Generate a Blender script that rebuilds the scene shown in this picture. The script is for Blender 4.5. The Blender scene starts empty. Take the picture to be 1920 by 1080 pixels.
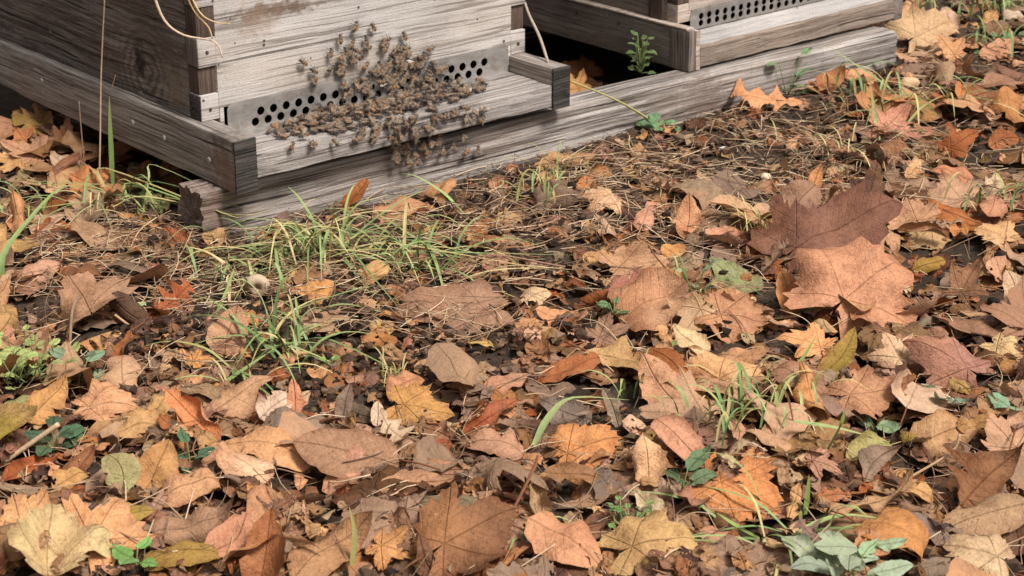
import bpy, bmesh, math, random
import numpy as np
from mathutils import Vector, Matrix, noise as mnoise

# ------------------------------------------------------------------ camera, sky, sun, exposure
SC = bpy.context.scene
COL = SC.collection
R = math.radians
CAM_H, PITCH, FPX = 0.726, R(21.7), 3700.0          # metres, down-tilt, focal length in px of a 1920 frame
cam_d = bpy.data.cameras.new('camera'); cam = bpy.data.objects.new('camera', cam_d); COL.objects.link(cam)
cam.location = (0, 0, CAM_H); cam.rotation_euler = (R(90) - PITCH, 0, 0)
cam_d.sensor_width = 36.0; cam_d.lens = 36.0 * FPX / 1920.0; cam_d.clip_start = 0.02; cam_d.clip_end = 200
SC.camera = cam
cam_d.dof.use_dof = True; cam_d.dof.focus_distance = 1.85; cam_d.dof.aperture_fstop = 22
SUN_EL, SUN_AZ = R(54), R(136)                        # azimuth measured from +Y, clockwise
W = bpy.data.worlds.new('World'); SC.world = W; W.use_nodes = True
wn = W.node_tree.nodes; wl = W.node_tree.links
sky = wn.new('ShaderNodeTexSky'); sky.sky_type = 'NISHITA'; sky.sun_disc = False
sky.sun_elevation = SUN_EL; sky.sun_rotation = SUN_AZ; sky.dust_density = 6.0; sky.air_density = 1.0; sky.ozone_density = 0.3
hs = wn.new('ShaderNodeHueSaturation'); hs.inputs['Saturation'].default_value = 0.15   # thick cloud greys the sky
wl.new(sky.outputs[0], hs.inputs['Color']); wl.new(hs.outputs[0], wn['Background'].inputs['Color'])
wn['Background'].inputs['Strength'].default_value = 0.060
sd_ = bpy.data.lights.new('sun', 'SUN'); sd_.energy = 2.5; sd_.angle = R(14); sd_.color = (1.0, 0.955, 0.905)
sun = bpy.data.objects.new('sun', sd_); COL.objects.link(sun)
_s = Vector((math.sin(SUN_AZ) * math.cos(SUN_EL), math.cos(SUN_AZ) * math.cos(SUN_EL), math.sin(SUN_EL)))
sun.rotation_euler = _s.to_track_quat('Z', 'Y').to_euler(); sun.location = _s * 6
SC.view_settings.view_transform = 'Standard'; SC.view_settings.look = 'None'
SC.view_settings.gamma = 1.0; SC.view_settings.exposure = 0.66; SC.view_settings.use_curve_mapping = False
SC.render.engine = 'CYCLES'
try: SC.cycles.filter_width = 1.5
except Exception: pass

rng = np.random.default_rng(7); random.seed(7)
A = np.array
# ------------------------------------------------------------------ picture ray -> place helpers
_fw = A([0, math.cos(PITCH), -math.sin(PITCH)]); _rt = A([1., 0, 0]); _dn = np.cross(_fw, _rt)
CAMP = A([0, 0, CAM_H])
def ray(px, py): return ((px - 960) * _rt + (py - 540) * _dn + FPX * _fw) / FPX
def hit(px, py, p0, n):
    v = ray(px, py); return CAMP + v * (((p0 - CAMP) @ n) / (v @ n))
def gpt(px, py, z=0.0): return hit(px, py, A([0, 0, z]), A([0, 0, 1.]))
def dpt(px, py, y):
    v = ray(px, py); return CAMP + v * (y / v[1])
def proj(P):
    q = np.asarray(P) - CAMP; c = q @ _fw
    return np.stack([960 + FPX * (q @ _rt) / c, 540 + FPX * (q @ _dn) / c], -1)
def lin(r, g, b):
    f = lambda c: (c / 255 / 12.92) if c / 255 <= .04045 else ((c / 255 + .055) / 1.055) ** 2.4
    return A([f(r), f(g), f(b)])

# ------------------------------------------------------------------ object helpers
def tag(o, label=None, cat=None, group=None, kind=None):
    if label: o['label'] = label
    if cat: o['category'] = cat
    if group: o['group'] = group
    if kind: o['kind'] = kind
    return o
def empty(name, loc, rz=0.0):
    o = bpy.data.objects.new(name, None); o.location = loc; o.rotation_euler = (0, 0, rz); o.empty_display_size = .05
    COL.objects.link(o); return o
def link(name, me, parent=None):
    o = bpy.data.objects.new(name, me); COL.objects.link(o)
    if parent: o.parent = parent
    return o
def mesh_np(name, V, F, mats, cols=None, ad=None, smooth=True, midx=None):
    me = bpy.data.meshes.new(name)
    me.from_pydata([tuple(v) for v in V], [], F)
    for m in (mats if isinstance(mats, (list, tuple)) else [mats]): me.materials.append(m)
    if midx is not None: me.polygons.foreach_set('material_index', midx)
    if smooth: me.polygons.foreach_set('use_smooth', [True] * len(me.polygons))
    if cols is not None:
        ca = me.color_attributes.new('Col', 'FLOAT_COLOR', 'POINT')
        c4 = np.ones((len(V), 4)); c4[:, :3] = cols; ca.data.foreach_set('color', c4.ravel())
    if ad is not None:
        uv = me.uv_layers.new(name='UVMap')
        li = np.zeros(len(me.loops), dtype=np.int32); me.loops.foreach_get('vertex_index', li)
        uv.data.foreach_set('uv', np.asarray(ad)[li].ravel())
    me.update(); return me
class Bag:
    """collects vertices, faces and vertex colours for one mesh"""
    def __init__(s): s.V = []; s.F = []; s.C = []; s.AD = []; s.n = 0
    def add(s, V, F, c, ad=None):
        V = np.asarray(V); s.V.append(V); s.F += [tuple(i + s.n for i in f) for f in F]
        c = np.asarray(c); s.C.append(np.tile(c, (len(V), 1)) if c.ndim == 1 else c)
        s.AD.append(np.zeros((len(V), 2)) if ad is None else ad); s.n += len(V)
    def mesh(s, name, mat, smooth=True):
        return mesh_np(name, np.concatenate(s.V), s.F, mat, np.concatenate(s.C), np.concatenate(s.AD), smooth)
def tube(P, r, sides=5, r1=None):
    P = np.asarray(P, float); n = len(P); r1 = r if r1 is None else r1
    T = np.gradient(P, axis=0); T /= np.linalg.norm(T, axis=1)[:, None] + 1e-9
    up = A([.13, .27, .95]); V = []; F = []
    for i in range(n):
        a = np.cross(T[i], up); a /= np.linalg.norm(a) + 1e-9; b = np.cross(T[i], a)
        rr = r + (r1 - r) * i / max(1, n - 1)
        for k in range(sides):
            t = 2 * math.pi * k / sides; V.append(P[i] + rr * (math.cos(t) * a + math.sin(t) * b))
    for i in range(n - 1):
        for k in range(sides):
            k2 = (k + 1) % sides; F.append((i * sides + k, i * sides + k2, (i + 1) * sides + k2, (i + 1) * sides + k))
    F.append(tuple(range(sides))[::-1]); F.append(tuple((n - 1) * sides + k for k in range(sides)))
    return A(V), F
def curve_pts(P, n=14):
    """smooth polyline through control points (Catmull-Rom)"""
    P = [np.asarray(p, float) for p in P]; Q = [2 * P[0] - P[1]] + P + [2 * P[-1] - P[-2]]; out = []
    m = len(P) - 1
    for i in range(m):
        k = max(2, n // m)
        for t in np.linspace(0, 1, k, endpoint=(i == m - 1)):
            a, b, c, d = Q[i:i + 4]
            out.append(.5 * ((2 * b) + (c - a) * t + (2 * a - 5 * b + 4 * c - d) * t * t + (3 * b - a - 3 * c + d) * t ** 3))
    return A(out)
_lat = {}
def vnoise(x, y, f, seed):
    if seed not in _lat: _lat[seed] = np.random.default_rng(seed).random((256, 256))
    L_ = _lat[seed]; x = np.asarray(x) * f + 97.3; y = np.asarray(y) * f + 41.7
    i = np.floor(x).astype(int); j = np.floor(y).astype(int); u = x - i; v = y - j; u = u * u * (3 - 2 * u); v = v * v * (3 - 2 * v)
    g = lambda a, b: L_[a & 255, b & 255]
    return (g(i, j) * (1 - u) + g(i + 1, j) * u) * (1 - v) + (g(i, j + 1) * (1 - u) + g(i + 1, j + 1) * u) * v - .5
def sstep(a, b, x): t = np.clip((x - a) / (b - a), 0, 1); return t * t * (3 - 2 * t)

# ------------------------------------------------------------------ materials
def newmat(name):
    m = bpy.data.materials.new(name); m.use_nodes = True; nt = m.node_tree
    return m, nt, nt.nodes, nt.links, nt.nodes['Principled BSDF']
def nd(ns, t, **kw):
    n = ns.new(t)
    for k, v in kw.items(): setattr(n, k, v)
    return n
def ramp(ns, pts):
    r = ns.new('ShaderNodeValToRGB'); e = r.color_ramp.elements
    while len(e) < len(pts): e.new(.5)
    for i, (p, c) in enumerate(pts): e[i].position = p; e[i].color = (*c, 1) if len(c) == 3 else c
    return r
def mixc(ns, ls, fac, a, b, mode='MIX'):
    m = ns.new('ShaderNodeMix'); m.data_type = 'RGBA'; m.blend_type = mode
    for s, v in ((m.inputs[0], fac), (m.inputs[6], a), (m.inputs[7], b)):
        if hasattr(v, 'is_output') or isinstance(v, bpy.types.NodeSocket): ls.new(v, s)
        elif isinstance(v, (int, float)): s.default_value = v
        else: s.default_value = (*v[:3], 1)
    return m.outputs[2]
def math_(ns, ls, op, a, b=None, c=None, clamp=False):
    m = ns.new('ShaderNodeMath'); m.operation = op; m.use_clamp = clamp
    for i, v in enumerate((a, b, c)):
        if v is None: continue
        if isinstance(v, bpy.types.NodeSocket): ls.new(v, m.inputs[i])
        else: m.inputs[i].default_value = v
    return m.outputs[0]
def noise_(ns, ls, vec, scale, detail=4, rough=.55, dist=0):
    n = ns.new('ShaderNodeTexNoise'); n.inputs['Scale'].default_value = scale; n.inputs['Detail'].default_value = detail
    n.inputs['Roughness'].default_value = rough; n.inputs['Distortion'].default_value = dist
    if vec is not None: ls.new(vec, n.inputs['Vector'])
    return n.outputs['Fac']
def mapped(ns, ls, vec, scale, loc=(0, 0, 0)):
    m = ns.new('ShaderNodeMapping'); m.inputs['Scale'].default_value = scale; m.inputs['Location'].default_value = loc
    ls.new(vec, m.inputs['Vector']); return m.outputs[0]

def wood(name, axis, light, mid, dark, crack=.5, flecks=0, fleck_col=None, stains=(), knots=(), seed=0.0, bump=.5, rings=70, warm=None, spots=0, ringmix=.55, wander=.012, contrast=1.35, lines=0.0, lal=4):
    """weathered timber: fibre and growth-ring lines along one axis, cracks, stains with a place of their own"""
    m, nt, ns, ls, bs = newmat(name)
    tc = ns.new('ShaderNodeTexCoord'); P = tc.outputs['Object']
    lo = noise_(ns, ls, P, 9, 3)
    # growth rings: warp the position so lines wander, bend round knots
    def sc(al, ac): return tuple(al if a == axis else ac for a in 'xyz')
    warp = nd(ns, 'ShaderNodeTexNoise'); warp.inputs['Scale'].default_value = 1; warp.inputs['Detail'].default_value = 2
    ls.new(mapped(ns, ls, P, sc(7, 14), (seed, seed * 2, seed)), warp.inputs['Vector'])
    wv = ns.new('ShaderNodeVectorMath'); wv.operation = 'SCALE'; wv.inputs['Scale'].default_value = wander; ls.new(warp.outputs['Color'], wv.inputs[0])
    ad = ns.new('ShaderNodeVectorMath'); ad.operation = 'ADD'; ls.new(P, ad.inputs[0]); ls.new(wv.outputs[0], ad.inputs[1]); Q = ad.outputs[0]
    ring = noise_(ns, ls, mapped(ns, ls, Q, sc(2.2, rings), (seed, seed, seed)), 1, 6, .68)
    for (kc, kr) in knots:
        sub = ns.new('ShaderNodeVectorMath'); sub.operation = 'DISTANCE'; ls.new(Q, sub.inputs[0]); sub.inputs[1].default_value = kc
        d = sub.outputs['Value']; w = math_(ns, ls, 'SMOOTH_MAX', math_(ns, ls, 'SUBTRACT', 1.0, math_(ns, ls, 'DIVIDE', d, kr)), 0, .3, True)
        rr = math_(ns, ls, 'ADD', math_(ns, ls, 'MULTIPLY', math_(ns, ls, 'SINE', math_(ns, ls, 'ADD', math_(ns, ls, 'MULTIPLY', d, 520), math_(ns, ls, 'MULTIPLY', ring, 9))), .16), .5)
        mx = ns.new('ShaderNodeMix'); ls.new(w, mx.inputs[0]); ls.new(ring, mx.inputs[2]); ls.new(rr, mx.inputs[3]); ring = mx.outputs[0]
    fib = noise_(ns, ls, mapped(ns, ls, Q, sc(14, 620), (seed, 0, seed)), 1, 3, .6)
    fib2 = noise_(ns, ls, mapped(ns, ls, Q, sc(70, 900), (0, seed, 1)), 1, 2, .5)
    c = ramp(ns, [(.28, dark), (.47, mid), (.66, light)])
    mixv = math_(ns, ls, 'ADD', math_(ns, ls, 'MULTIPLY', ring, ringmix), math_(ns, ls, 'MULTIPLY', fib, 1 - ringmix))
    mixv = math_(ns, ls, 'ADD', math_(ns, ls, 'MULTIPLY', math_(ns, ls, 'SUBTRACT', mixv, .5), contrast), .5)
    ls.new(mixv, c.inputs[0]); colr = c.outputs[0]
    if warm is not None:
        pf = ramp(ns, [(.45, (0, 0, 0)), (.7, (1, 1, 1))]); ls.new(noise_(ns, ls, mapped(ns, ls, P, sc(6, 16), (3 + seed, 1, 0)), 1, 4), pf.inputs[0])
        colr = mixc(ns, ls, math_(ns, ls, 'MULTIPLY', pf.outputs[0], .6), colr, warm)
    # cracks: thin dark lines along the grain
    ck = noise_(ns, ls, mapped(ns, ls, Q, sc(3.2, 150), (seed * 3, 2, 5)), 1, 2, .5)
    ckr = ramp(ns, [(.0, (1, 1, 1)), (.31, (1, 1, 1)), (.375, (0, 0, 0))]); ls.new(ck, ckr.inputs[0])
    cf = math_(ns, ls, 'MULTIPLY', ckr.outputs[0], crack)
    colr = mixc(ns, ls, cf, colr, tuple(x * .28 for x in dark))
    if lines:
        l1 = noise_(ns, ls, mapped(ns, ls, Q, sc(lal, 270), (seed, 4, 2)), 1, 2.5, .5); lr_ = ramp(ns, [(.40, (1, 1, 1)), (.455, (0, 0, 0))]); ls.new(l1, lr_.inputs[0])
        colr = mixc(ns, ls, math_(ns, ls, 'MULTIPLY', lr_.outputs[0], lines), colr, mixc(ns, ls, 1, colr, (.44, .39, .35), 'MULTIPLY'))
    if flecks:
        fl = noise_(ns, ls, mapped(ns, ls, P, sc(130, 260), (seed, 7, 1)), 1, 3, .6)
        fr = ramp(ns, [(.60, (0, 0, 0)), (.68, (1, 1, 1))]); ls.new(fl, fr.inputs[0])
        area = ramp(ns, [(.45, (0, 0, 0)), (.6, (1, 1, 1))]); ls.new(noise_(ns, ls, P, 14, 3), area.inputs[0])
        colr = mixc(ns, ls, math_(ns, ls, 'MULTIPLY', math_(ns, ls, 'MULTIPLY', fr.outputs[0], area.outputs[0]), flecks), colr, fleck_col)
    if spots:
        vo = ns.new('ShaderNodeTexVoronoi'); vo.inputs['Scale'].default_value = 62; ls.new(P, vo.inputs['Vector'])
        thr = math_(ns, ls, 'MULTIPLY', noise_(ns, ls, P, 21, 2), .30)
        sp = math_(ns, ls, 'LESS_THAN', vo.outputs['Distance'], math_(ns, ls, 'SUBTRACT', thr, .06))
        colr = mixc(ns, ls, math_(ns, ls, 'MULTIPLY', sp, spots), colr, (.055, .035, .022))
    nz = noise_(ns, ls, P, 90, 4, .65); nz2 = noise_(ns, ls, P, 260, 3, .6)
    for (sc_, rad, scol, amt) in stains:     # (centre, radii, colour, amount)
        mp = mapped(ns, ls, P, tuple(1 / r for r in rad), tuple(-c_ / r for c_, r in zip(sc_, rad)))
        ln = ns.new('ShaderNodeVectorMath'); ln.operation = 'LENGTH'; ls.new(mp, ln.inputs[0])
        d = math_(ns, ls, 'ADD', ln.outputs['Value'], math_(ns, ls, 'MULTIPLY', math_(ns, ls, 'SUBTRACT', nz, .5), 2.2))
        f = ramp(ns, [(.35, (1, 1, 1)), (.95, (0, 0, 0))]); ls.new(d, f.inputs[0])
        colr = mixc(ns, ls, math_(ns, ls, 'MULTIPLY', f.outputs[0], amt), colr, scol)
    gr = ramp(ns, [(.3, (.80, .79, .78)), (.7, (1.14, 1.14, 1.14))]); ls.new(noise_(ns, ls, mapped(ns, ls, P, sc(300, 700)), 1, 3, .7), gr.inputs[0]); colr = mixc(ns, ls, 1.0, colr, gr.outputs[0], 'MULTIPLY')
    gl = ramp(ns, [(.3, (.78, .78, .78)), (.7, (1.12, 1.1, 1.08))]); ls.new(lo, gl.inputs[0])
    colr = mixc(ns, ls, 1.0, colr, gl.outputs[0], 'MULTIPLY')
    hv = ns.new('ShaderNodeHueSaturation'); hv.inputs['Saturation'].default_value = .80; hv.inputs['Value'].default_value = 1.02; ls.new(colr, hv.inputs['Color']); colr = hv.outputs[0]
    ls.new(colr, bs.inputs['Base Color']); bs.inputs['Roughness'].default_value = .82
    bs.inputs['Specular IOR Level'].default_value = .25
    h = math_(ns, ls, 'ADD', math_(ns, ls, 'MULTIPLY', ring, .9), math_(ns, ls, 'MULTIPLY', fib, .6))
    h = math_(ns, ls, 'ADD', h, math_(ns, ls, 'MULTIPLY', fib2, .3))
    h = math_(ns, ls, 'SUBTRACT', h, math_(ns, ls, 'MULTIPLY', cf, .8))
    bp = ns.new('ShaderNodeBump'); bp.inputs['Strength'].default_value = bump; bp.inputs['Distance'].default_value = .0022
    ls.new(h, bp.inputs['Height']); ls.new(bp.outputs[0], bs.inputs['Normal'])
    return m

def leaf_material(name, vein=.30, spec=.25, rough=.62, mott=1.0, trans=.12):
    m, nt, ns, ls, bs = newmat(name)
    at = nd(ns, 'ShaderNodeVertexColor', layer_name='Col'); hv = ns.new('ShaderNodeHueSaturation'); hv.inputs['Saturation'].default_value = 1.05 if mott > .5 else .85; hv.inputs['Value'].default_value = 1.0; ls.new(at.outputs['Color'], hv.inputs['Color']); base = hv.outputs[0]
    uv = ns.new('ShaderNodeUVMap'); sx = ns.new('ShaderNodeSeparateXYZ'); ls.new(uv.outputs[0], sx.inputs[0])
    a, d = sx.outputs[0], sx.outputs[1]                       # metres along / away from the nearest main vein
    geo = ns.new('ShaderNodeNewGeometry'); P = geo.outputs['Position']
    n1 = noise_(ns, ls, P, 85, 5, .65); n2 = noise_(ns, ls, P, 420, 4, .6); n3 = noise_(ns, ls, P, 30, 3, .5)
    r1 = ramp(ns, [(.28, (.55, .48, .43)), (.50, (1, 1, 1)), (.75, (1.2, 1.18, 1.15))]); ls.new(n1, r1.inputs[0])
    c = mixc(ns, ls, .75 * mott, base, r1.outputs[0], 'MULTIPLY')
    r2 = ramp(ns, [(.3, (.66, .61, .57)), (.6, (1.14, 1.14, 1.14))]); ls.new(n2, r2.inputs[0]); c = mixc(ns, ls, .6 * mott, c, r2.outputs[0], 'MULTIPLY')
    # blotches of decay
    b = ramp(ns, [(.57, (0, 0, 0)), (.72, (1, 1, 1))]); ls.new(n3, b.inputs[0])
    c = mixc(ns, ls, math_(ns, ls, 'MULTIPLY', b.outputs[0], .45 * mott), c, mixc(ns, ls, 1, c, (.50, .40, .34), 'MULTIPLY'))
    sp = ramp(ns, [(.70, (0, 0, 0)), (.76, (1, 1, 1))]); ls.new(noise_(ns, ls, P, 300, 2, .4), sp.inputs[0])
    c = mixc(ns, ls, math_(ns, ls, 'MULTIPLY', sp.outputs[0], .55 * mott), c, (.05, .028, .018))
    # veins
    mv = math_(ns, ls, 'SUBTRACT', 1, math_(ns, ls, 'DIVIDE', d, .0009), None, True)
    q = math_(ns, ls, 'SUBTRACT', a, math_(ns, ls, 'MULTIPLY', d, .75)); fr = math_(ns, ls, 'FRACT', math_(ns, ls, 'MULTIPLY', q, 125))
    sv = math_(ns, ls, 'SUBTRACT', 1, math_(ns, ls, 'MULTIPLY', math_(ns, ls, 'ABSOLUTE', math_(ns, ls, 'SUBTRACT', fr, .5)), 11), None, True)
    vv = math_(ns, ls, 'MAXIMUM', mv, math_(ns, ls, 'MULTIPLY', sv, .28))
    c = mixc(ns, ls, math_(ns, ls, 'MULTIPLY', vv, vein), c, mixc(ns, ls, 1, c, (.52, .44, .40), 'MULTIPLY'))
    # underside is paler and duller
    back = mixc(ns, ls, .38, c, (.44, .31, .22)) if mott > .5 else c
    c = mixc(ns, ls, geo.outputs['Backfacing'], c, back)
    ls.new(c, bs.inputs['Base Color']); bs.inputs['Roughness'].default_value = rough; bs.inputs['Specular IOR Level'].default_value = spec
    h = math_(ns, ls, 'ADD', math_(ns, ls, 'MULTIPLY', n2, .5), math_(ns, ls, 'MULTIPLY', vv, -.5)); h = math_(ns, ls, 'ADD', h, math_(ns, ls, 'MULTIPLY', n1, 1.4))
    bp = ns.new('ShaderNodeBump'); bp.inputs['Strength'].default_value = .8; bp.inputs['Distance'].default_value = .0026
    ls.new(h, bp.inputs['Height']); ls.new(bp.outputs[0], bs.inputs['Normal'])
    tr = ns.new('ShaderNodeBsdfTranslucent'); ls.new(c, tr.inputs['Color']); ms = ns.new('ShaderNodeMixShader'); ms.inputs[0].default_value = trans
    ls.new(bs.outputs[0], ms.inputs[1]); ls.new(tr.outputs[0], ms.inputs[2]); ls.new(ms.outputs[0], ns['Material Output'].inputs['Surface'])
    return m
def vcol_material(name, rough=.75, spec=.2, nscale=200, amt=.5, bump=0.0):
    m, nt, ns, ls, bs = newmat(name)
    at = nd(ns, 'ShaderNodeVertexColor', layer_name='Col'); geo = ns.new('ShaderNodeNewGeometry')
    n = noise_(ns, ls, geo.outputs['Position'], nscale, 4, .6); r = ramp(ns, [(.3, (.6, .58, .55)), (.7, (1.25, 1.22, 1.2))]); ls.new(n, r.inputs[0])
    ls.new(mixc(ns, ls, amt, at.outputs['Color'], r.outputs[0], 'MULTIPLY'), bs.inputs['Base Color'])
    bs.inputs['Roughness'].default_value = rough; bs.inputs['Specular IOR Level'].default_value = spec
    if bump:
        bp = ns.new('ShaderNodeBump'); bp.inputs['Strength'].default_value = bump; bp.inputs['Distance'].default_value = .002; ls.new(n, bp.inputs['Height']); ls.new(bp.outputs[0], bs.inputs['Normal'])
    return m
def soil_material():
    m, nt, ns, ls, bs = newmat('soil')
    geo = ns.new('ShaderNodeNewGeometry'); P = geo.outputs['Position']
    n1 = noise_(ns, ls, P, 38, 6, .7); n2 = noise_(ns, ls, P, 330, 5, .7); n3 = noise_(ns, ls, P, 7, 3)
    c = ramp(ns, [(.3, (.022, .016, .012)), (.5, (.070, .050, .037)), (.7, (.15, .11, .08))]); ls.new(math_(ns, ls, 'ADD', math_(ns, ls, 'MULTIPLY', n1, .5), math_(ns, ls, 'MULTIPLY', n2, .5)), c.inputs[0])
    k = ramp(ns, [(.3, (.8, .8, .82)), (.7, (1.25, 1.15, 1.05))]); ls.new(n3, k.inputs[0])
    ls.new(mixc(ns, ls, 1, c.outputs[0], k.outputs[0], 'MULTIPLY'), bs.inputs['Base Color']); bs.inputs['Roughness'].default_value = .95; bs.inputs['Specular IOR Level'].default_value = .1
    bp = ns.new('ShaderNodeBump'); bp.inputs['Strength'].default_value = 1; bp.inputs['Distance'].default_value = .006
    ls.new(math_(ns, ls, 'ADD', n1, math_(ns, ls, 'MULTIPLY', n2, .6)), bp.inputs['Height']); ls.new(bp.outputs[0], bs.inputs['Normal'])
    return m
def plain(name, col, rough=.6, metal=0, spec=.3, n=0, nscale=60, stretch=(1, 1, 1)):
    m, nt, ns, ls, bs = newmat(name)
    tc = ns.new('ShaderNodeTexCoord'); f = noise_(ns, ls, mapped(ns, ls, tc.outputs['Object'], stretch), nscale, 5, .6)
    r = ramp(ns, [(.3, tuple(1 - n for _ in range(3))), (.7, tuple(1 + n for _ in range(3)))]); ls.new(f, r.inputs[0])
    ls.new(mixc(ns, ls, 1, col, r.outputs[0], 'MULTIPLY'), bs.inputs['Base Color'])
    bs.inputs['Metallic'].default_value = metal; bs.inputs['Specular IOR Level'].default_value = spec
    rr = math_(ns, ls, 'ADD', math_(ns, ls, 'MULTIPLY', math_(ns, ls, 'SUBTRACT', f, .5), .3), rough); ls.new(rr, bs.inputs['Roughness'])
    return m

RUSTY = tuple(lin(120, 66, 40)); BRN = tuple(lin(112, 84, 62))
M = {}
M['leaf'] = leaf_material('dead_leaf'); M['green'] = leaf_material('green_leaf', vein=.14, rough=.5, mott=.35, trans=.2)
M['grass'] = vcol_material('grass_blade', .55, .3, 300, .35); M['straw'] = vcol_material('dry_straw', .8, .15, 250, .5)
M['soil'] = soil_material(); M['crumb'] = vcol_material('soil_crumb', .95, .1, 500, .7, .6)
M['steel'] = plain('galvanised_steel', (.40, .372, .345), .42, .55, .4, .2, 40, (1, 1, 3)); _n = M['steel'].node_tree; _b = _n.nodes['Principled BSDF']; _c = _b.inputs['Base Color'].links[0].from_socket; _tc = _n.nodes.new('ShaderNodeTexCoord')
_r = ramp(_n.nodes, [(.52, (0, 0, 0)), (.66, (1, 1, 1))]); _n.links.new(noise_(_n.nodes, _n.links, _tc.outputs['Object'], 55, 5, .7), _r.inputs[0])
_n.links.new(mixc(_n.nodes, _n.links, math_(_n.nodes, _n.links, 'MULTIPLY', _r.outputs[0], .45), _c, (.16, .10, .06)), _b.inputs['Base Color'])
M['nail'] = plain('nail_head', (.42, .41, .40), .5, .5, .4, .1)
M['stone'] = vcol_material('pebble', .7, .3, 140, .5)
def sl(*c): return tuple(lin(*c))
M['front_wood'] = wood('bleached_front', 'x', sl(206, 197, 191), sl(192, 183, 176), sl(166, 155, 147), crack=.6, seed=1.3, bump=.5, rings=190, ringmix=.4, wander=.006, lines=.8, lal=6, warm=sl(194, 178, 162), spots=.85,
    stains=[((.07, 0, .122 + .045), (.075, .09, .012), BRN, .9), ((.045, 0, .112 + .045), (.035, .09, .022), sl(150, 120, 95), .6), ((.2, 0, .04 + .045), (.14, .1, .03), sl(176, 158, 140), .6), ((.035, 0, .15 + .045), (.02, .05, .02), sl(190, 150, 110), .4)])
M['side_wood'] = wood('dark_side', 'y', sl(154, 143, 135), sl(116, 103, 94), sl(64, 51, 43), crack=.8, seed=4.1, bump=.8, rings=90, contrast=1.9, lines=.6, flecks=.55, fleck_col=sl(178, 172, 166), warm=sl(104, 82, 64),
    knots=[((-.03, .118, .05 + .045), .075)], stains=[((-.03, .125, .055 + .045), (.03, .016, .022), sl(40, 30, 25), .85), ((-.03, .05, .04 + .045), (.03, .05, .03), sl(150, 132, 112), .6)])
M['rail_wood'] = wood('rail', 'y', sl(184, 173, 163), sl(152, 140, 130), sl(98, 85, 76), crack=.85, seed=2.2, bump=.8, rings=240, ringmix=.65, wander=.006, contrast=1.8, lines=.6, warm=sl(130, 112, 97),
    stains=[((-.04, -.062, -.022 + .045), (.05, .046, .036), sl(128, 90, 66), .75), ((-.04, -.06, .01 + .045), (.03, .04, .008), sl(70, 60, 52), .6)])
M['board_wood'] = wood('landing_board', 'x', sl(178, 169, 163), sl(154, 144, 137), sl(104, 94, 87), crack=.8, seed=5.5, bump=.8, rings=220, ringmix=.5, wander=.005, contrast=1.7, lines=.5)
M['beam_wood'] = wood('ground_beam', 'x', sl(192, 182, 174), sl(158, 146, 137), sl(72, 61, 54), crack=.9, seed=3.3, bump=1.0, rings=230, ringmix=.75, contrast=2.0, lines=.7, wander=.004, warm=sl(140, 120, 104),
    stains=[((-.06, -.03, -.04), (.055, .12, .10), sl(124, 98, 80), .85), ((.66, -.06, -.03), (.05, .05, .05), sl(112, 90, 74), .6)])
M['b_side'] = wood('second_side', 'y', sl(160, 148, 138), sl(126, 113, 104), sl(84, 70, 60), crack=.65, seed=6.6, bump=.6, rings=80, warm=sl(116, 98, 82),
    stains=[((0, .006, .03), (.02, .02, .05), sl(92, 74, 62), .7)])
M['b_front'] = wood('second_front', 'x', sl(200, 184, 168), sl(176, 154, 136), sl(130, 102, 82), crack=.5, seed=7.1, bump=.5, rings=90)
M['b_board'] = wood('second_landing', 'x', sl(160, 142, 124), sl(132, 112, 96), sl(84, 66, 54), crack=.8, seed=8.4, bump=1, rings=170)
M['grey_board'] = wood('second_landing_top', 'x', sl(178, 172, 168), sl(164, 158, 154), sl(132, 124, 120), crack=.2, seed=9.4, bump=.4, rings=100)
M['end_dark'] = wood('dark_end_grain', 'x', sl(92, 84, 78), sl(68, 62, 57), sl(38, 34, 31), crack=.9, seed=14, bump=1, rings=320, contrast=2)
M['end_brown'] = wood('brown_end_grain', 'z', sl(116, 92, 76), sl(88, 68, 56), sl(46, 34, 28), crack=.8, seed=11, bump=.8, rings=260)
M['end_grey'] = wood('grey_end_grain', 'z', sl(150, 138, 126), sl(116, 102, 90), sl(62, 52, 45), crack=.8, seed=12, bump=.8, rings=260)
M['inside'] = plain('inside_shade', (.02, .017, .014), .95, 0, .05, .2)  # near-black, so the shade inside the hives is put into the colour
M['bee_body'] = None

# ------------------------------------------------------------------ frames of the two hives (local: x along front, y to the back, z up)
YA, YB = R(40.0), R(41.0)
S0 = A([-0.30901, 2.04906, -0.63079 + CAM_H]); ZO = 0.045          # hive local z = 0 at the beam top
def axes(y): return A([math.cos(y), math.sin(y), 0]), A([-math.sin(y), math.cos(y), 0]), A([0, 0, 1.])
XA, YAv, Zv = axes(YA); XB, YBv, _ = axes(YB)
BEAM_TOP = S0[2] - ZO
OA = A([S0[0], S0[1], BEAM_TOP])
OB = A([0.22533, 2.44202, BEAM_TOP])
def toA(P): q = np.asarray(P) - OA; return np.stack([q @ XA, q @ YAv, q @ Zv], -1)
def fromA(u, w, z): return OA + u * XA + w * YAv + z * Zv
def fromB(u, w, z): return OB + u * XB + w * YBv + z * Zv

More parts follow.
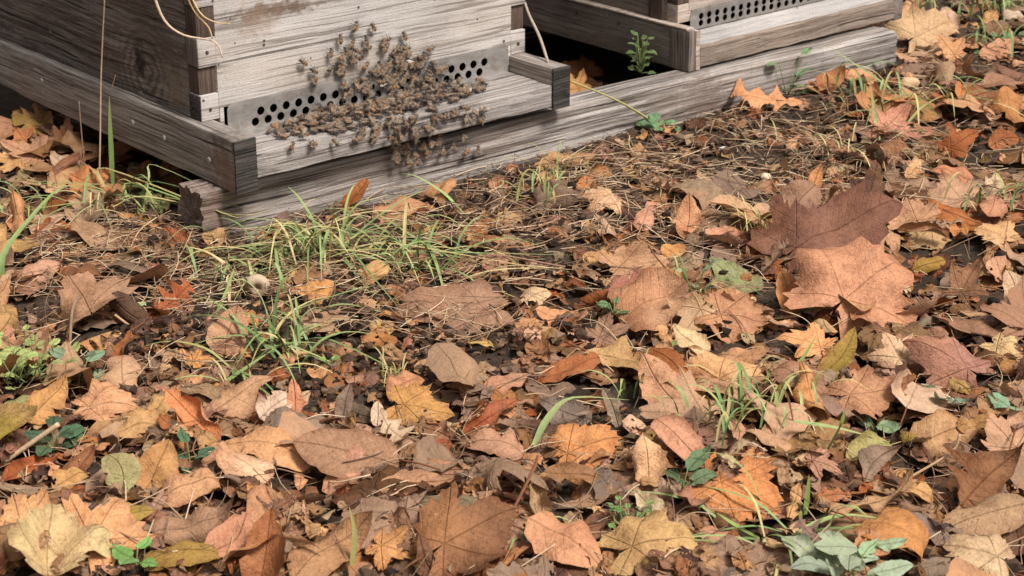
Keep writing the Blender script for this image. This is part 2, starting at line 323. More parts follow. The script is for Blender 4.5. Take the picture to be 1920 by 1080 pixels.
# ------------------------------------------------------------------ ground
GX0, GX1, GY0, GY1, GRES = -1.3, 1.5, 0.95, 3.7, 0.005
def ground_z(x, y):
    z = .020 * vnoise(x, y, 4, 1) + .014 * vnoise(x, y, 13, 2) + .008 * vnoise(x, y, 34, 3) + .004 * vnoise(x, y, 90, 4)
    u = (x - OA[0]) * XA[0] + (y - OA[1]) * XA[1]; w = (x - OA[0]) * YAv[0] + (y - OA[1]) * YAv[1]
    z = z + .012 * sstep(.25, .7, u) * np.exp(-((w + .12) / .12) ** 2) * sstep(1.5, 1.1, u)         # soil heaped against the beam
    z = z + .050 * np.exp(-((u - .50) / .07) ** 2 - ((w - .06) / .05) ** 2)            # leaves have drifted up behind the timber
    inside = sstep(-.03, .02, w) * sstep(-.05, .05, u)
    return z * (1 - .4 * inside) - .010 * inside - .006
NX = int((GX1 - GX0) / GRES); NY = int((GY1 - GY0) / GRES)
hx = GX0 + (np.arange(NX) + .5) * GRES; hy = GY0 + (np.arange(NY) + .5) * GRES
H = ground_z(hx[:, None], hy[None, :])
def hcell(P): return np.clip(((P[:, 0] - GX0) / GRES).astype(int), 0, NX - 1), np.clip(((P[:, 1] - GY0) / GRES).astype(int), 0, NY - 1)
def hat(x, y): return H[min(NX - 1, max(0, int((x - GX0) / GRES))), min(NY - 1, max(0, int((y - GY0) / GRES)))]
def build_ground():
    out = np.geomspace(.02, 14, 26)
    gx = np.concatenate([GX0 - out[::-1], np.arange(GX0, GX1, .008), GX1 + out]); gy = np.concatenate([GY0 - out[::-1] * .9, np.arange(GY0, GY1, .008), GY1 + out])
    X_, Y_ = np.meshgrid(gx, gy, indexing='ij'); Z_ = ground_z(X_, Y_)
    V = np.stack([X_, Y_, Z_], -1).reshape(-1, 3); nx, ny = len(gx), len(gy)
    i, j = np.meshgrid(np.arange(nx - 1), np.arange(ny - 1), indexing='ij'); b = (i * ny + j).ravel()
    F = np.stack([b, b + ny, b + ny + 1, b + 1], -1)
    me = bpy.data.meshes.new('ground'); me.from_pydata(V.tolist(), [], F.tolist()); me.materials.append(M['soil'])
    me.polygons.foreach_set('use_smooth', [True] * len(F)); tag(link('ground', me), kind='structure')
build_ground()

# ------------------------------------------------------------------ timber builders
def plank_mesh(name, bxs, mat, bev=.0012, jit=.0005, cut=.02, extra=None):
    """one or more butted boxes -> one bevelled, slightly uneven mesh"""
    bm = bmesh.new()
    for (x0, x1, y0, y1, z0, z1) in bxs:
        b = bmesh.new(); bmesh.ops.create_cube(b, size=1)
        for v in b.verts: v.co = Vector(((x0 + x1) / 2 + v.co.x * (x1 - x0), (y0 + y1) / 2 + v.co.y * (y1 - y0), (z0 + z1) / 2 + v.co.z * (z1 - z0)))
        if bev: bmesh.ops.bevel(b, geom=b.edges[:], offset=bev, segments=2, affect='EDGES', profile=.6)
        for ax in range(3):
            ln = (x1 - x0, y1 - y0, z1 - z0)[ax]; n = int(ln / cut)
            lo = (x0, y0, z0)[ax]
            for k in range(1, min(n, 40)):
                co = Vector((0, 0, 0)); co[ax] = lo + ln * k / n; no = Vector((0, 0, 0)); no[ax] = 1
                if n > 1: bmesh.ops.bisect_plane(b, geom=b.verts[:] + b.edges[:] + b.faces[:], plane_co=co, plane_no=no)
        me = bpy.data.meshes.new('tmp'); b.to_mesh(me); b.free(); bm.from_mesh(me); bpy.data.meshes.remove(me)
    if jit:
        for v in bm.verts:
            v.co += Vector((mnoise.noise(v.co * 31), mnoise.noise(v.co * 31 + Vector((9, 3, 1))), mnoise.noise(v.co * 31 + Vector((2, 8, 5))))) * jit
    me = bpy.data.meshes.new(name); bm.to_mesh(me); bm.free(); me.materials.append(mat)
    me.polygons.foreach_set('use_smooth', [True] * len(me.polygons))
    try: me.set_sharp_from_angle(angle=R(35))
    except Exception: pass
    return me
def part(name, bxs, mat, parent, **kw): return link(name, plank_mesh(name, bxs, mat, **kw), parent)
def nail(parent, c, axis, r=.0028, dark=False):
    bm = bmesh.new(); bmesh.ops.create_cone(bm, cap_ends=True, segments=10, radius1=r, radius2=r * .7, depth=.0016)
    rot = {'x': Matrix.Rotation(R(-90), 4, 'Y'), 'y': Matrix.Rotation(R(90), 4, 'X')}[axis]
    bmesh.ops.transform(bm, matrix=Matrix.Translation(c) @ rot, verts=bm.verts)
    me = bpy.data.meshes.new('nail'); bm.to_mesh(me); bm.free(); me.materials.append(M['end_dark' if dark else 'nail']); return link('nail', me, parent)
def perforated(name, parent, x0, x1, z0, z1, y, t, holes, r, mat, flange=.0, corner=.008):
    """thin metal strip with real round holes, upper corners rounded, foot bent forward"""
    bm = bmesh.new(); N = 14
    # cell columns: half-pitch vertical slices stitched by a constrained grid built through triangle_fill
    ov = []
    def loop(pts): vs = [bm.verts.new((p[0], y, p[1])) for p in pts]; return [bm.edges.new((vs[i], vs[(i + 1) % len(vs)])) for i in range(len(vs))]
    arc = lambda cx, cz, a0: [(cx + corner * math.cos(a0 + k * math.pi / 8), cz + corner * math.sin(a0 + k * math.pi / 8)) for k in range(5)]
    outer = [(x0, z0), (x1, z0)] + arc(x1 - corner, z1 - corner, 0) + arc(x0 + corner, z1 - corner, math.pi / 2)
    E = loop(outer)
    for (hx_, hz_) in holes: E += loop([(hx_ + r * math.cos(2 * math.pi * k / N), hz_ + r * math.sin(2 * math.pi * k / N)) for k in range(N)])
    bmesh.ops.triangle_fill(bm, use_beauty=True, use_dissolve=False, edges=E)
    for f in list(bm.faces):
        c = f.calc_center_median()
        if any((c.x - a) ** 2 + (c.z - b) ** 2 < (r * .8) ** 2 for a, b in holes): bm.faces.remove(f)
    ge = bmesh.ops.extrude_face_region(bm, geom=bm.faces[:]); bmesh.ops.translate(bm, verts=[v for v in ge['geom'] if isinstance(v, bmesh.types.BMVert)], vec=(0, t, 0))
    if flange:
        for q in ((x0 + .002, x1 - .002, y - flange, y - .0002, z0, z0 + .0009),):
            b = bmesh.ops.create_cube(bm, size=1)
            for v in b['verts']: v.co = Vector(((q[0] + q[1]) / 2 + v.co.x * (q[1] - q[0]), (q[2] + q[3]) / 2 + v.co.y * (q[3] - q[2]), (q[4] + q[5]) / 2 + v.co.z * (q[5] - q[4])))
    bmesh.ops.recalc_face_normals(bm, faces=bm.faces[:])
    me = bpy.data.meshes.new(name); bm.to_mesh(me); bm.free(); me.materials.append(mat); return link(name, me, parent)

def beam_mesh(x0, x1, y0, y1, z0, z1, seed, groove=.004, bow=.0):
    """ground timber whose soft grain has weathered out into long grooves: ring of profile points swept along x"""
    r = .0045; prof = []
    def seg(a, b, n): return [tuple(A(a) + (A(b) - A(a)) * k / n) for k in range(n)]
    prof += seg((y0, z0), (y0, z1 - r), 26) + seg((y0, z1 - r), (y0 + r, z1), 3) + seg((y0 + r, z1), (y1 - r, z1), 18) + seg((y1 - r, z1), (y1, z1 - r), 3) + seg((y1, z1 - r), (y1, z0), 8) + seg((y1, z0), (y0, z0), 6)
    prof = A(prof); n = len(prof); nx = int((x1 - x0) / .006)
    cy, cz = (y0 + y1) / 2, (z0 + z1) / 2; d = prof - A([cy, cz]); d /= np.linalg.norm(d, axis=1)[:, None]
    s = np.cumsum(np.r_[0, np.linalg.norm(np.diff(prof, axis=0), axis=1)])
    V = []; F = []
    for i in range(nx + 1):
        x = x0 + (x1 - x0) * i / nx
        warp = .006 * vnoise(x, 0, 1.6, seed) + .0012 * vnoise(x, .5, 9, seed + 1)
        g = vnoise(s + warp, x * .016, 190, seed + 2) * 1.0 + vnoise(s + warp * 1.3, x * .014, 420, seed + 3) * .6
        amp = groove * (1.0 + .9 * math.exp(-((x - x0) / .16) ** 2))
        off = np.clip(g, -.6, .25) * amp - .25 * amp + .0016 * vnoise(s, x, 16, seed + 4)
        fray = (1.6 * vnoise(s, 0, 160, seed + 5) + 1.2 * vnoise(s, .3, 45, seed + 6)) * .003
        P = prof + d * off[:, None]
        ex = fray if i in (0, nx) else 0
        for k in range(n): V.append((x + (ex[k] if i == 0 else 0) - (ex[k] if i == nx else 0), P[k, 0] + bow * (x - x0) , P[k, 1]))
    for i in range(nx):
        for k in range(n): k2 = (k + 1) % n; F.append((i * n + k, (i + 1) * n + k, (i + 1) * n + k2, i * n + k2))
    # ends: two shrinking rings so the end grain is rough
    for i, sg in ((0, -1), (nx, 1)):
        prev = [i * n + k for k in range(n)]
        for q in (.8, .6, .4, .2):
            ring = []
            for k in range(n):
                v = V[i * n + k]; yy = cy + (v[1] - cy) * q; zz = cz + (v[2] - cz) * q
                ring.append(len(V)); V.append((v[0] - sg * (.001 + .006 * abs(float(vnoise(yy, zz, 330, seed + 7)))), yy, zz))
            for k in range(n):
                k2 = (k + 1) % n; f = (prev[k], prev[k2], ring[k2], ring[k]); F.append(f if sg > 0 else f[::-1])
            prev = ring
        F.append(tuple(prev) if sg > 0 else tuple(prev[::-1]))
    return V, F
def beam(name, x0, x1, y0, y1, z0, z1, seed, label, bow=-.02, loc=OA, rz=YA, groove=.004):
    V, F = beam_mesh(x0, x1, y0, y1, z0, z1, seed, groove, bow)
    bm = bmesh.new(); vs = [bm.verts.new(v) for v in V]
    for f in F:
        try: bm.faces.new([vs[i] for i in f])
        except Exception: pass
    bmesh.ops.recalc_face_normals(bm, faces=bm.faces[:])
    me = bpy.data.meshes.new(name); bm.to_mesh(me); bm.free(); me.materials.append(M['beam_wood']); me.polygons.foreach_set('use_smooth', [True] * len(me.polygons))
    try: me.set_sharp_from_angle(angle=R(50))
    except Exception: pass
    o = link(name, me); o.location = loc; o.rotation_euler = (0, 0, rz); return tag(o, label, 'timber', kind='thing')
beam('ground_beam', -.066, 1.035, -.052, .0, -.075, -.0005, 11, 'long weathered grey timber lying under the fronts of both beehives')
beam('ground_beam', .06, 1.035, .39, .45, -.06, -.001, 31, 'rear grey timber in the dark beneath both beehives', bow=0)  # unseen rear support, also added to block light beneath the hives
# splintered lower plank half buried under the front timber
beam('broken_plank', -.030, .055, -.069, -.0545, -.095, -.052, 51, 'short splintered plank half buried along the foot of the long timber', bow=.05, groove=.003)

# ------------------------------------------------------------------ beehive with the bee cluster
HA = tag(empty('beehive', tuple(OA), YA), 'bleached grey wooden beehive with bees clustered round its metal entrance strip', 'beehive', 'wooden beehives on the timber')
z = ZO
FN = [.014, .043, .073, .105, .138, .168, .200, .232, .262]          # finger boundaries of the corner joints
fr = [(-.008, .402, .0, .022, .0255 + z, .262 + z), (-.0075, -.002, .0, .022, .002 + z, .0255 + z), (.397, .4015, .0, .022, .002 + z, .0255 + z)]
lf = []; rf = []
for i in range(len(FN) - 1):
    if i % 2 == 0:
        fr.append((-.030, -.008, .0, .022, FN[i] + z + .0004, FN[i + 1] + z - .0004)); fr.append((.402, .424, .0, .022, FN[i] + z + .0004, FN[i + 1] + z - .0004))
    else:
        rec = .0035 if i == 1 else .001
        lf.append((-.030, -.008, rec, .022, FN[i] + z + .0006, FN[i + 1] + z - .0006)); rf.append((.402, .424, rec, .022, FN[i] + z + .0006, FN[i + 1] + z - .0006))
part('front_wall', fr, M['front_wood'], HA, bev=.0008, jit=.0004)
part('side_wall', [(-.0302, -.008, .0225, .50, .0145 + z, .262 + z)], M['side_wood'], HA, bev=.001, jit=.0008)
part('side_wall', [(.402, .424, .0225, .50, .0145 + z, .262 + z)], M['side_wood'], HA, bev=.001, jit=.0008)
for q in lf + rf: part('joint_finger', [q], M['end_brown'], HA, bev=.0008)
for k in range(0, 8, 2): part('end_grain', [(-.0309, -.0301, .0004, .0222, FN[k] + z + .001, FN[k + 1] + z - .001)], M['end_dark' if k == 0 else 'end_grey'], HA, bev=.0002, jit=0)
part('rear_wall', [(-.030, .424, .5005, .52, .0145 + z, .262 + z)], M['side_wood'], HA, bev=.001)
part('lid', [(-.045, .44, -.012, .535, .2625 + z, .295 + z)], M['front_wood'], HA, bev=.002)
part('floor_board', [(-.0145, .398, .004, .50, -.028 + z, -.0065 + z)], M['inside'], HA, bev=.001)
part('landing_board', [(-.0145, .398, -.0800, .0035, -.032 + z, -.0055 + z)], M['board_wood'], HA, bev=.0025, jit=.0015, cut=.012)
lr = part('side_rail', [(-.0415, -.015, -.079, .50, -.044 + z, .0138 + z)], M['rail_wood'], HA, bev=.002, jit=.0012, cut=.014)
rr_ = part('side_rail', [(.3985, .4245, -.079, .50, -.035 + z, .0138 + z)], M['rail_wood'], HA, bev=.002, jit=.0012, cut=.014)
part('end_grain', [(-.0418, -.0148, -.0822, -.0792, -.0443 + z, .0140 + z)], M['end_dark'], lr, bev=.001, jit=.0008, cut=.006)
part('end_grain', [(.3982, .4248, -.0822, -.0792, -.0353 + z, .0140 + z)], M['end_dark'], rr_, bev=.001, jit=.0008, cut=.006)
P0 = .0166
holes = [(.036 + P0 * k, .0022 + z) for k in range(20)] + [(.036 + P0 * (k + .46), .0132 + z) for k in range(20)]
perforated('entrance_strip', HA, .001, .396, -.0054 + z, .0285 + z, -.0018, .0009, holes, .0049, M['steel'], flange=.016)
for (w_, z_) in ((.345, -.012), (.13, -.014), (.062, -.016), (-.03, -.018)): nail(lr, (-.0426, w_, z_ + z), 'x', .0036)
for (u_, z_) in ((-.019, .026), (-.019, .089), (-.019, .153), (.413, .026), (.413, .089)): nail(HA, (u_, -.0006, z_ + z), 'y', .0022, True)

# ------------------------------------------------------------------ second beehive
HB = tag(empty('beehive', tuple(OB), YB), 'brown grey wooden beehive with an empty perforated steel entrance strip', 'beehive', 'wooden beehives on the timber')
F2 = [.0555, .080, .105, .130, .155, .180, .205, .230, .255, .28]
fr = [(.030, .398, .032, .052, .0690, .28), (.0300, .034, .032, .052, .056, .0690)]; lf = []
for i in range(len(F2) - 1):
    if i % 2 == 0: fr.append((.010, .030, .032, .052, F2[i] + .0004, F2[i + 1] - .0004)); fr.append((.398, .418, .032, .052, F2[i] + .0004, F2[i + 1] - .0004))
    else: lf.append((.010, .030, .033, .052, F2[i] + .0004, F2[i + 1] - .0004))
part('front_wall', fr, M['b_front'], HB, bev=.0008, jit=.0004)
for q in lf: part('joint_finger', [q], M['end_brown'], HB, bev=.0008)
part('side_wall', [(.0098, .030, .0525, .50, .0565, .28)], M['b_side'], HB, jit=.0008); part('side_wall', [(.398, .4182, .0525, .50, .0565, .28)], M['b_side'], HB)
part('corner_batten', [(.0065, .0096, .0560, .082, .0570, .28)], M['end_brown'], HB, bev=.0008)
part('rear_wall', [(.010, .418, .5005, .52, .0565, .28)], M['b_side'], HB); part('lid', [(-.005, .433, .018, .535, .2805, .31)], M['b_front'], HB, bev=.002)
rl = part('side_rail', [(0, .0185, .0345, .52, 0, .053)], M['b_side'], HB, bev=.0018, jit=.0012, cut=.014); part('side_rail', [(.411, .4295, .0, .52, 0, .045)], M['b_side'], HB, bev=.0018, jit=.0012, cut=.014)
part('rail_ledge', [(-.0015, .0120, .004, .52, .0534, .0562)], M['b_front'], HB, bev=.0008, jit=.0006)
part('corner_block', [(-.0012, .0110, -.001, .0340, .0005, .0530)], M['end_grey'], HB, bev=.0016, jit=.0012, cut=.008)
part('corner_block', [(.0114, .0190, -.0014, .0340, .0005, .0515)], M['b_front'], HB, bev=.0012, jit=.0010, cut=.008)
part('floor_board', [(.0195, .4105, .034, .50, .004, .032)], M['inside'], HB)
# landing board with a sloping top
bm = bmesh.new(); sec = [(-.001, .004), (.0335, .004), (.0335, .0425), (.006, .0305), (-.001, .0285)]; nx = 40; ring = []
for i in range(nx + 1):
    x_ = .0196 + (.4104 - .0196) * i / nx
    ring.append([bm.verts.new((x_, s[0] + .0012 * mnoise.noise(Vector((x_ * 40, k, 0))), s[1] + .0012 * mnoise.noise(Vector((x_ * 30, k, 5))))) for k, s in enumerate(sec)])
for i in range(nx):
    for k in range(5): k2 = (k + 1) % 5; f = bm.faces.new((ring[i][k], ring[i][k2], ring[i + 1][k2], ring[i + 1][k])); f.material_index = 1 if k == 2 else 0
bm.faces.new(ring[0]); bm.faces.new(ring[-1][::-1]); bmesh.ops.recalc_face_normals(bm, faces=bm.faces[:])
me = bpy.data.meshes.new('landing_board'); bm.to_mesh(me); bm.free(); me.materials.append(M['b_board']); me.materials.append(M['grey_board']); link('landing_board', me, HB)
holes = [(.052 + .0150 * k, .0505) for k in range(23)] + [(.052 + .0150 * k, .0595) for k in range(23)]
perforated('entrance_strip', HB, .032, .397, .0432, .0708, .0305, .0008, holes, .0043, M['steel'], flange=.0)
for (w_, z_) in ((.13, .040), (.105, .038), (.21, .04)): nail(rl, (-.0006, w_, z_), 'x', .0022, True)

# ------------------------------------------------------------------ leaves: flat outline -> curled sheet -> laid on what is already there
def grid_leaf(L, ratio, kind, g, whole=False):
    nu, nv = (15, 9) if kind != 'oak' else (33, 9)
    u = np.linspace(0, 1, nu); v = np.linspace(-1, 1, nv)
    if kind == 'oval': sh = (u + .015) ** .62 * (1 - u + .01) ** .85; sh = sh / sh.max()
    elif kind == 'broad': sh = (u + .015) ** .45 * (1 - u + .006) ** .62; sh = sh / sh.max()
    elif kind == 'lance': sh = (u + .02) ** .8 * (1 - u + .01) ** .9; sh = sh / sh.max()
    else:
        sh = (u + .02) ** .75 * (1 - u + .02) ** .45; sh = sh / sh.max(); sh = sh * (.62 + .38 * np.cos(2 * math.pi * (4.2 * u - .15)) ** 1)
        sh = np.maximum(sh, .07)
    wl_ = sh * (1 + .05 * g.standard_normal(nu)); wr_ = sh * (1 + .05 * g.standard_normal(nu))
    for w_ in (wl_, wr_):
        if g.random() < .25 and not whole: k = g.integers(2, nu - 2); w_[k] *= g.uniform(.4, .75)
        w_[0] = .03; w_[-1] = .01
    half = L * ratio / 2
    yy = np.where(v[None, :] < 0, v[None, :] * wl_[:, None], v[None, :] * wr_[:, None]) * half
    if kind == 'oak': xx = u[:, None] * L + .10 * L * np.abs(v)[None, :] * np.ones((nu, 1)) * (1 - u[:, None])
    else: xx = u[:, None] * L + 0 * yy
    bendy = .06 * L * g.standard_normal() * np.sin(math.pi * u)[:, None]
    V = np.stack([xx, yy + bendy, 0 * yy], -1).reshape(-1, 3)
    ad = np.stack([xx, np.abs(yy)], -1).reshape(-1, 2); edge = np.tile(np.abs(v), (nu, 1)).ravel()
    F = [(i * nv + j, (i + 1) * nv + j, (i + 1) * nv + j + 1, i * nv + j + 1) for i in range(nu - 1) for j in range(nv - 1)]
    return V, F, ad, np.maximum(edge, (np.abs(u - .5) * 2)[:, None].repeat(nv, 1).ravel() ** 3)
def maple_leaf(L, ratio, g, shallow=False):
    lob = [(-118, .62), (-58, .86), (0, 1.0), (58, .86), (118, .62)] if shallow else [(-118, .50), (-58, .80), (0, 1.0), (58, .80), (118, .50)]
    sn = .78 if shallow else .54
    lob = [(a + g.normal(0, 4), l * g.uniform(.88, 1.08)) for a, l in lob]; key = [(-172, .14), (-150, .30)]
    for k, (a, l) in enumerate(lob):
        for da, f in (((-23, .80), (-17, .88), (-12, .82), (-8, .92), (-3, .94), (0, 1.0), (3, .94), (8, .92), (12, .82), (17, .88), (23, .80)) if shallow else ((-24, .60), (-17, .74), (-13, .70), (-8, .86), (-3, .93), (0, 1.0), (3, .93), (8, .86), (13, .70), (17, .74), (24, .60))): key.append((a + da, l * f * g.uniform(.90, 1.06)))
        if k < 4: key.append(((a + lob[k + 1][0]) / 2, sn * (l + lob[k + 1][1]) / 2 * g.uniform(.85, 1.15)))
    key += [(150, .30), (172, .14)]
    key.sort(); th = np.radians([k[0] for k in key]); r = A([k[1] for k in key]); nr = 6; nt_ = len(th)
    la = np.radians([a for a, _ in lob]); near = np.argmin(np.abs(th[:, None] - la[None, :]), 1); dth = th - la[near]
    V = [(0, 0, 0)]; ad = [(0, 0)]; ed = [0.]
    S = L / 1.3
    for q in range(1, nr + 1):
        f = (q / nr) ** .85
        rr = r * f if q > nr * .5 else r * f * .6 + .4 * f * .55
        for k in range(nt_):
            V.append((S * rr[k] * math.cos(th[k]) + .3 * S, S * ratio * 1.05 * rr[k] * math.sin(th[k]), 0)); ad.append((S * rr[k] * math.cos(dth[k]), abs(S * rr[k] * math.sin(dth[k])))); ed.append(q / nr)
    V[0] = (.3 * S, 0, 0); F = [(0, 1 + k, 2 + k) for k in range(nt_ - 1)]
    for q in range(nr - 1):
        b = 1 + q * nt_
        F += [(b + k, b + nt_ + k, b + nt_ + k + 1, b + k + 1) for k in range(nt_ - 1)]
    return A(V), F, A(ad), A(ed)
def deform(V, L, g, cup=0., bend=0., fold=0., twist=0., wr=.03, rip=.03):
    x, y = V[:, 0].copy(), V[:, 1].copy(); hw = np.abs(y).max() + 1e-6; v = y / hw
    z = np.zeros(len(V))
    for _ in range(4):
        k = g.uniform(4, 15) / L; a = g.uniform(0, 6.28); z += wr * L * .35 * np.sin(k * (x * math.cos(a) + y * math.sin(a)) + g.uniform(0, 6.28)) * (4 / (k * L)) ** .5
    z += rip * L * v ** 2 * np.sin(x / L * g.uniform(8, 15) + np.sign(v) * g.uniform(0, 3) + g.uniform(0, 6))
    z += np.abs(y) * math.tan(fold)
    for sd in (-1, 1): z += g.normal(-.02, .13) * L * np.clip((sd * v - .5) / .5, 0, 1) ** 2
    z += g.normal(0, .16) * L * np.clip((x / L - .68) / .32, 0, 1) ** 2
    if abs(cup) > 1e-3:                                        # cup: total angle across the whole width
        kap = cup / (2 * hw) * (1 + .5 * g.uniform(-1, 1) * (x / L - .5)); ph = kap * y; y2 = np.sin(ph) / kap; z2 = (1 - np.cos(ph)) / kap
        y = y2 - z * np.sin(ph); z = z2 + z * np.cos(ph)
    if abs(bend) > 1e-3:
        kap = bend / L; xr = x - L / 2; ps = kap * xr; x = L / 2 + (1 / kap - z) * np.sin(ps); z = 1 / kap - (1 / kap - z) * np.cos(ps)
    if twist:
        t = twist * (x / L - .5); y, z = y * np.cos(t) - z * np.sin(t), y * np.sin(t) + z * np.cos(t)
    return np.stack([x, y, z], -1)
PAL = dict(rosy=(198, 150, 118), tan=(210, 163, 120), pale=(220, 186, 148), orange=(204, 146, 98), rust=(164, 100, 64), brown=(144, 103, 74), mauve=(168, 128, 104),
           umber=(132, 94, 76), dark=(94, 64, 52), ochre=(202, 160, 108), olive=(160, 134, 70), green=(162, 158, 108), cream=(216, 192, 164), grey=(134, 114, 100))
WORD = dict(rosy='rosy tan', tan='tan', pale='pale buff', orange='orange tan', rust='rust coloured', brown='brown', mauve='mauve brown', umber='brown', dark='dark brown', ochre='yellow ochre', olive='olive yellow',
            green='faded yellow green', cream='cream', grey='grey brown')
KW = dict(oval='oval', broad='broad oval', lance='narrow', oak='wavy lobed', maple='pointed lobed', plane='broad lobed')
def leaf_shape(kind, L, ratio, g, whole=False, **df):
    V, F, ad, ed = maple_leaf(L, ratio, g, kind == 'plane') if kind in ('maple', 'plane') else grid_leaf(L, ratio, kind, g, whole)
    return deform(V, L, g, **df), F, ad, ed
def leaf_cols(V, ed, cname, g, L, mf=.45):
    c0 = lin(*PAL[cname]) * g.uniform(.86, 1.1) * (1 + .05 * g.standard_normal(3))
    c2 = lin(*PAL[g.choice(['orange', 'brown', 'mauve', 'rosy', 'rust', 'tan'])])
    t = np.clip(.5 + vnoise(V[:, 0] + g.uniform(0, 9), V[:, 1] + g.uniform(0, 9), 26, 61) * 2.2, 0, 1)[:, None]
    c = c0 * (1 - mf * t) + c2 * mf * t
    e = (ed ** 5)[:, None] * g.uniform(0, .55); c = c * (1 - e) + c * A([.50, .40, .36]) * e
    return np.clip(c, .01, .75)
def settle(Wv, q=.09, cap=.005, th=.010, k=.5):
    """drop a leaf onto the height field, then raise the field under it"""
    i, j = hcell(Wv); cl = Wv[:, 2] - H[i, j]
    Wv[:, 2] -= np.quantile(cl, q) - .0012
    h = Wv[:, 2] - H[i, j]; Wv[:, 2] = H[i, j] + np.where(h > th, th + (h - th) * k, h)          # pressed down by rain and its neighbours
    zt = Wv[:, 2]; np.maximum.at(H, (i, j), np.minimum(zt, H[i, j] + cap)); return Wv
def smooth_normal(x, y, r=.03):
    zx = hat(x + r, y) - hat(x - r, y); zy = hat(x, y + r) - hat(x, y - r); n = A([-zx / (2 * r), -zy / (2 * r), 1.]); n[:2] = np.clip(n[:2], -.5, .5); return n / np.linalg.norm(n)
def density(px, py):
    d = .92 * sstep(640, 760, py + 35 * np.sin(px / 130.)) + .9 * sstep(1090, 1330, px + 50 * np.sin(py / 60.)) * sstep(250, 420, py)
    d = d + .75 * sstep(1600, 1720, px) * sstep(420, 220, py) * (1 - .8 * np.exp(-((px - 1790) / 90) ** 2 - ((py - 160) / 35) ** 2)) + .30 * sstep(430, 330, px) * sstep(180, 260, py)
    d = d + .05
    for (cx, cy, sx_, sy_, a) in ((700, 680, 130, 45, .9), (250, 640, 130, 45, .6), (1160, 380, 190, 90, .32), (950, 670, 80, 35, .5), (1180, 770, 45, 30, .4), (1380, 290, 170, 55, .3), (600, 470, 250, 60, .15)):
        d = d - a * np.exp(-((px - cx) / sx_) ** 2 - ((py - cy) / sy_) ** 2)
    return np.clip(d, .03, 1)
def blocked(x, y, m=.03):
    q = toA(A([x, y, 0])); return q[1] > -.075 - m and q[0] > -.075 - m and q[0] < 1.06 + m
KINDS_ = (['oval'] * 8 + ['broad'] * 4 + ['maple'] * 1 + ['plane'] * 3 + ['lance'] * 3 + ['oak'] * 2)
COLS_ = ['rosy'] * 9 + ['tan'] * 12 + ['pale'] * 5 + ['orange'] * 6 + ['rust'] * 6 + ['brown'] * 10 + ['mauve'] * 6 + ['ochre'] * 2 + ['olive'] + ['dark'] * 4 + ['grey'] * 2
def nibble(V, F, ed, L, g, p):
    if g.random() > p: return F
    out = F
    for _ in range(g.integers(1, 3)):
        e = np.where(ed > .85)[0]; c = V[e[g.integers(len(e))]]; r = L * g.uniform(.08, .2); bad = np.hypot(V[:, 0] - c[0], V[:, 1] - c[1]) < r
        out = [f for f in out if not all(bad[i] for i in f)]
    return out
def random_leaf(g, x, y, small=False, low_dark=False):
    kind = KINDS_[g.integers(len(KINDS_))]; L = g.uniform(.035, .085) if kind not in ('maple', 'plane') else g.uniform(.05, .085)
    if small: L *= g.uniform(.4, .85)
    ratio = dict(oval=g.uniform(.42, .62), broad=g.uniform(.65, .85), lance=g.uniform(.25, .36), oak=g.uniform(.5, .65), maple=g.uniform(.85, 1.1), plane=g.uniform(.85, 1.1))[kind]
    m = g.random(); cup = g.normal(-.2, 1.2); bend = g.normal(-.2, 1.0); pose = 'flat'
    if m < .14: cup = g.choice([-1, 1]) * g.uniform(2.6, 5.0); pose = 'rolled'
    elif m < .34: bend = g.choice([-1, 1, 1]) * g.uniform(1.2, 2.4); pose = 'curled'
    elif m < .46: pose = 'folded'
    fold = g.uniform(.4, 1.0) * g.choice([-1, 1]) if pose == 'folded' else g.normal(0, .1)
    V, F, ad, ed = leaf_shape(kind, L, ratio, g, cup=cup, bend=bend, fold=fold, twist=g.normal(0, .4), wr=g.uniform(.04, .11), rip=g.uniform(.04, .14))
    F = nibble(V, F, ed, L, g, .35)
    cname = COLS_[g.integers(len(COLS_))]; cname = 'brown' if cname in ('olive', 'ochre', 'grey') and kind in ('maple', 'plane') else cname; cols = leaf_cols(V, ed, cname, g, L) * (g.uniform(.34, .85) if low_dark else 1)      # lower leaves darkened: decay, plus shade of the gaps painted into their colour
    n = smooth_normal(x, y); n = n + A([g.normal(0, .22), g.normal(-.10, .24), 0]); n /= np.linalg.norm(n)
    if g.random() < .35: n = -n
    a = g.uniform(0, 6.28); u = A([math.cos(a), math.sin(a), 0]); u -= n * (u @ n); u /= np.linalg.norm(u); v = np.cross(n, u)
    Wv = A([x, y, hat(x, y) + .01]) + (V[:, :1] - L / 2) * u + V[:, 1:2] * v + V[:, 2:] * n
    return settle(Wv, q=.07 if low_dark else .03, th=.006 if low_dark else .018, k=.35 if low_dark else .85), F, ad, cols, dict(kind=kind, L=L, col=cname, pose=pose, stalk=(Wv[0 if kind in ('maple', 'plane') else 4], -u, n))
def make_leaf_object(Wv, F, ad, cols, info, name='fallen_leaf'):
    c = Wv.mean(0); base = A([c[0], c[1], Wv[:, 2].min()])
    me = mesh_np(name, Wv - base, F, M['leaf'], cols, ad); o = link(name, me); o.location = base
    p, d, n = info['stalk']
    if info.get('petiole', True):
        l = info['L'] * rng.uniform(.2, .5); pts = curve_pts([p - base, p - base + d * l * .5 + n * l * .06, p - base + d * l + n * l * rng.uniform(-.1, .25)], 6)
        tv, tf = tube(pts, .0009, 5, .0007); s = link('leaf_stalk', mesh_np('leaf_stalk', tv, tf, M['straw'], np.tile(lin(120, 78, 52), (len(tv), 1))), o)
    return o
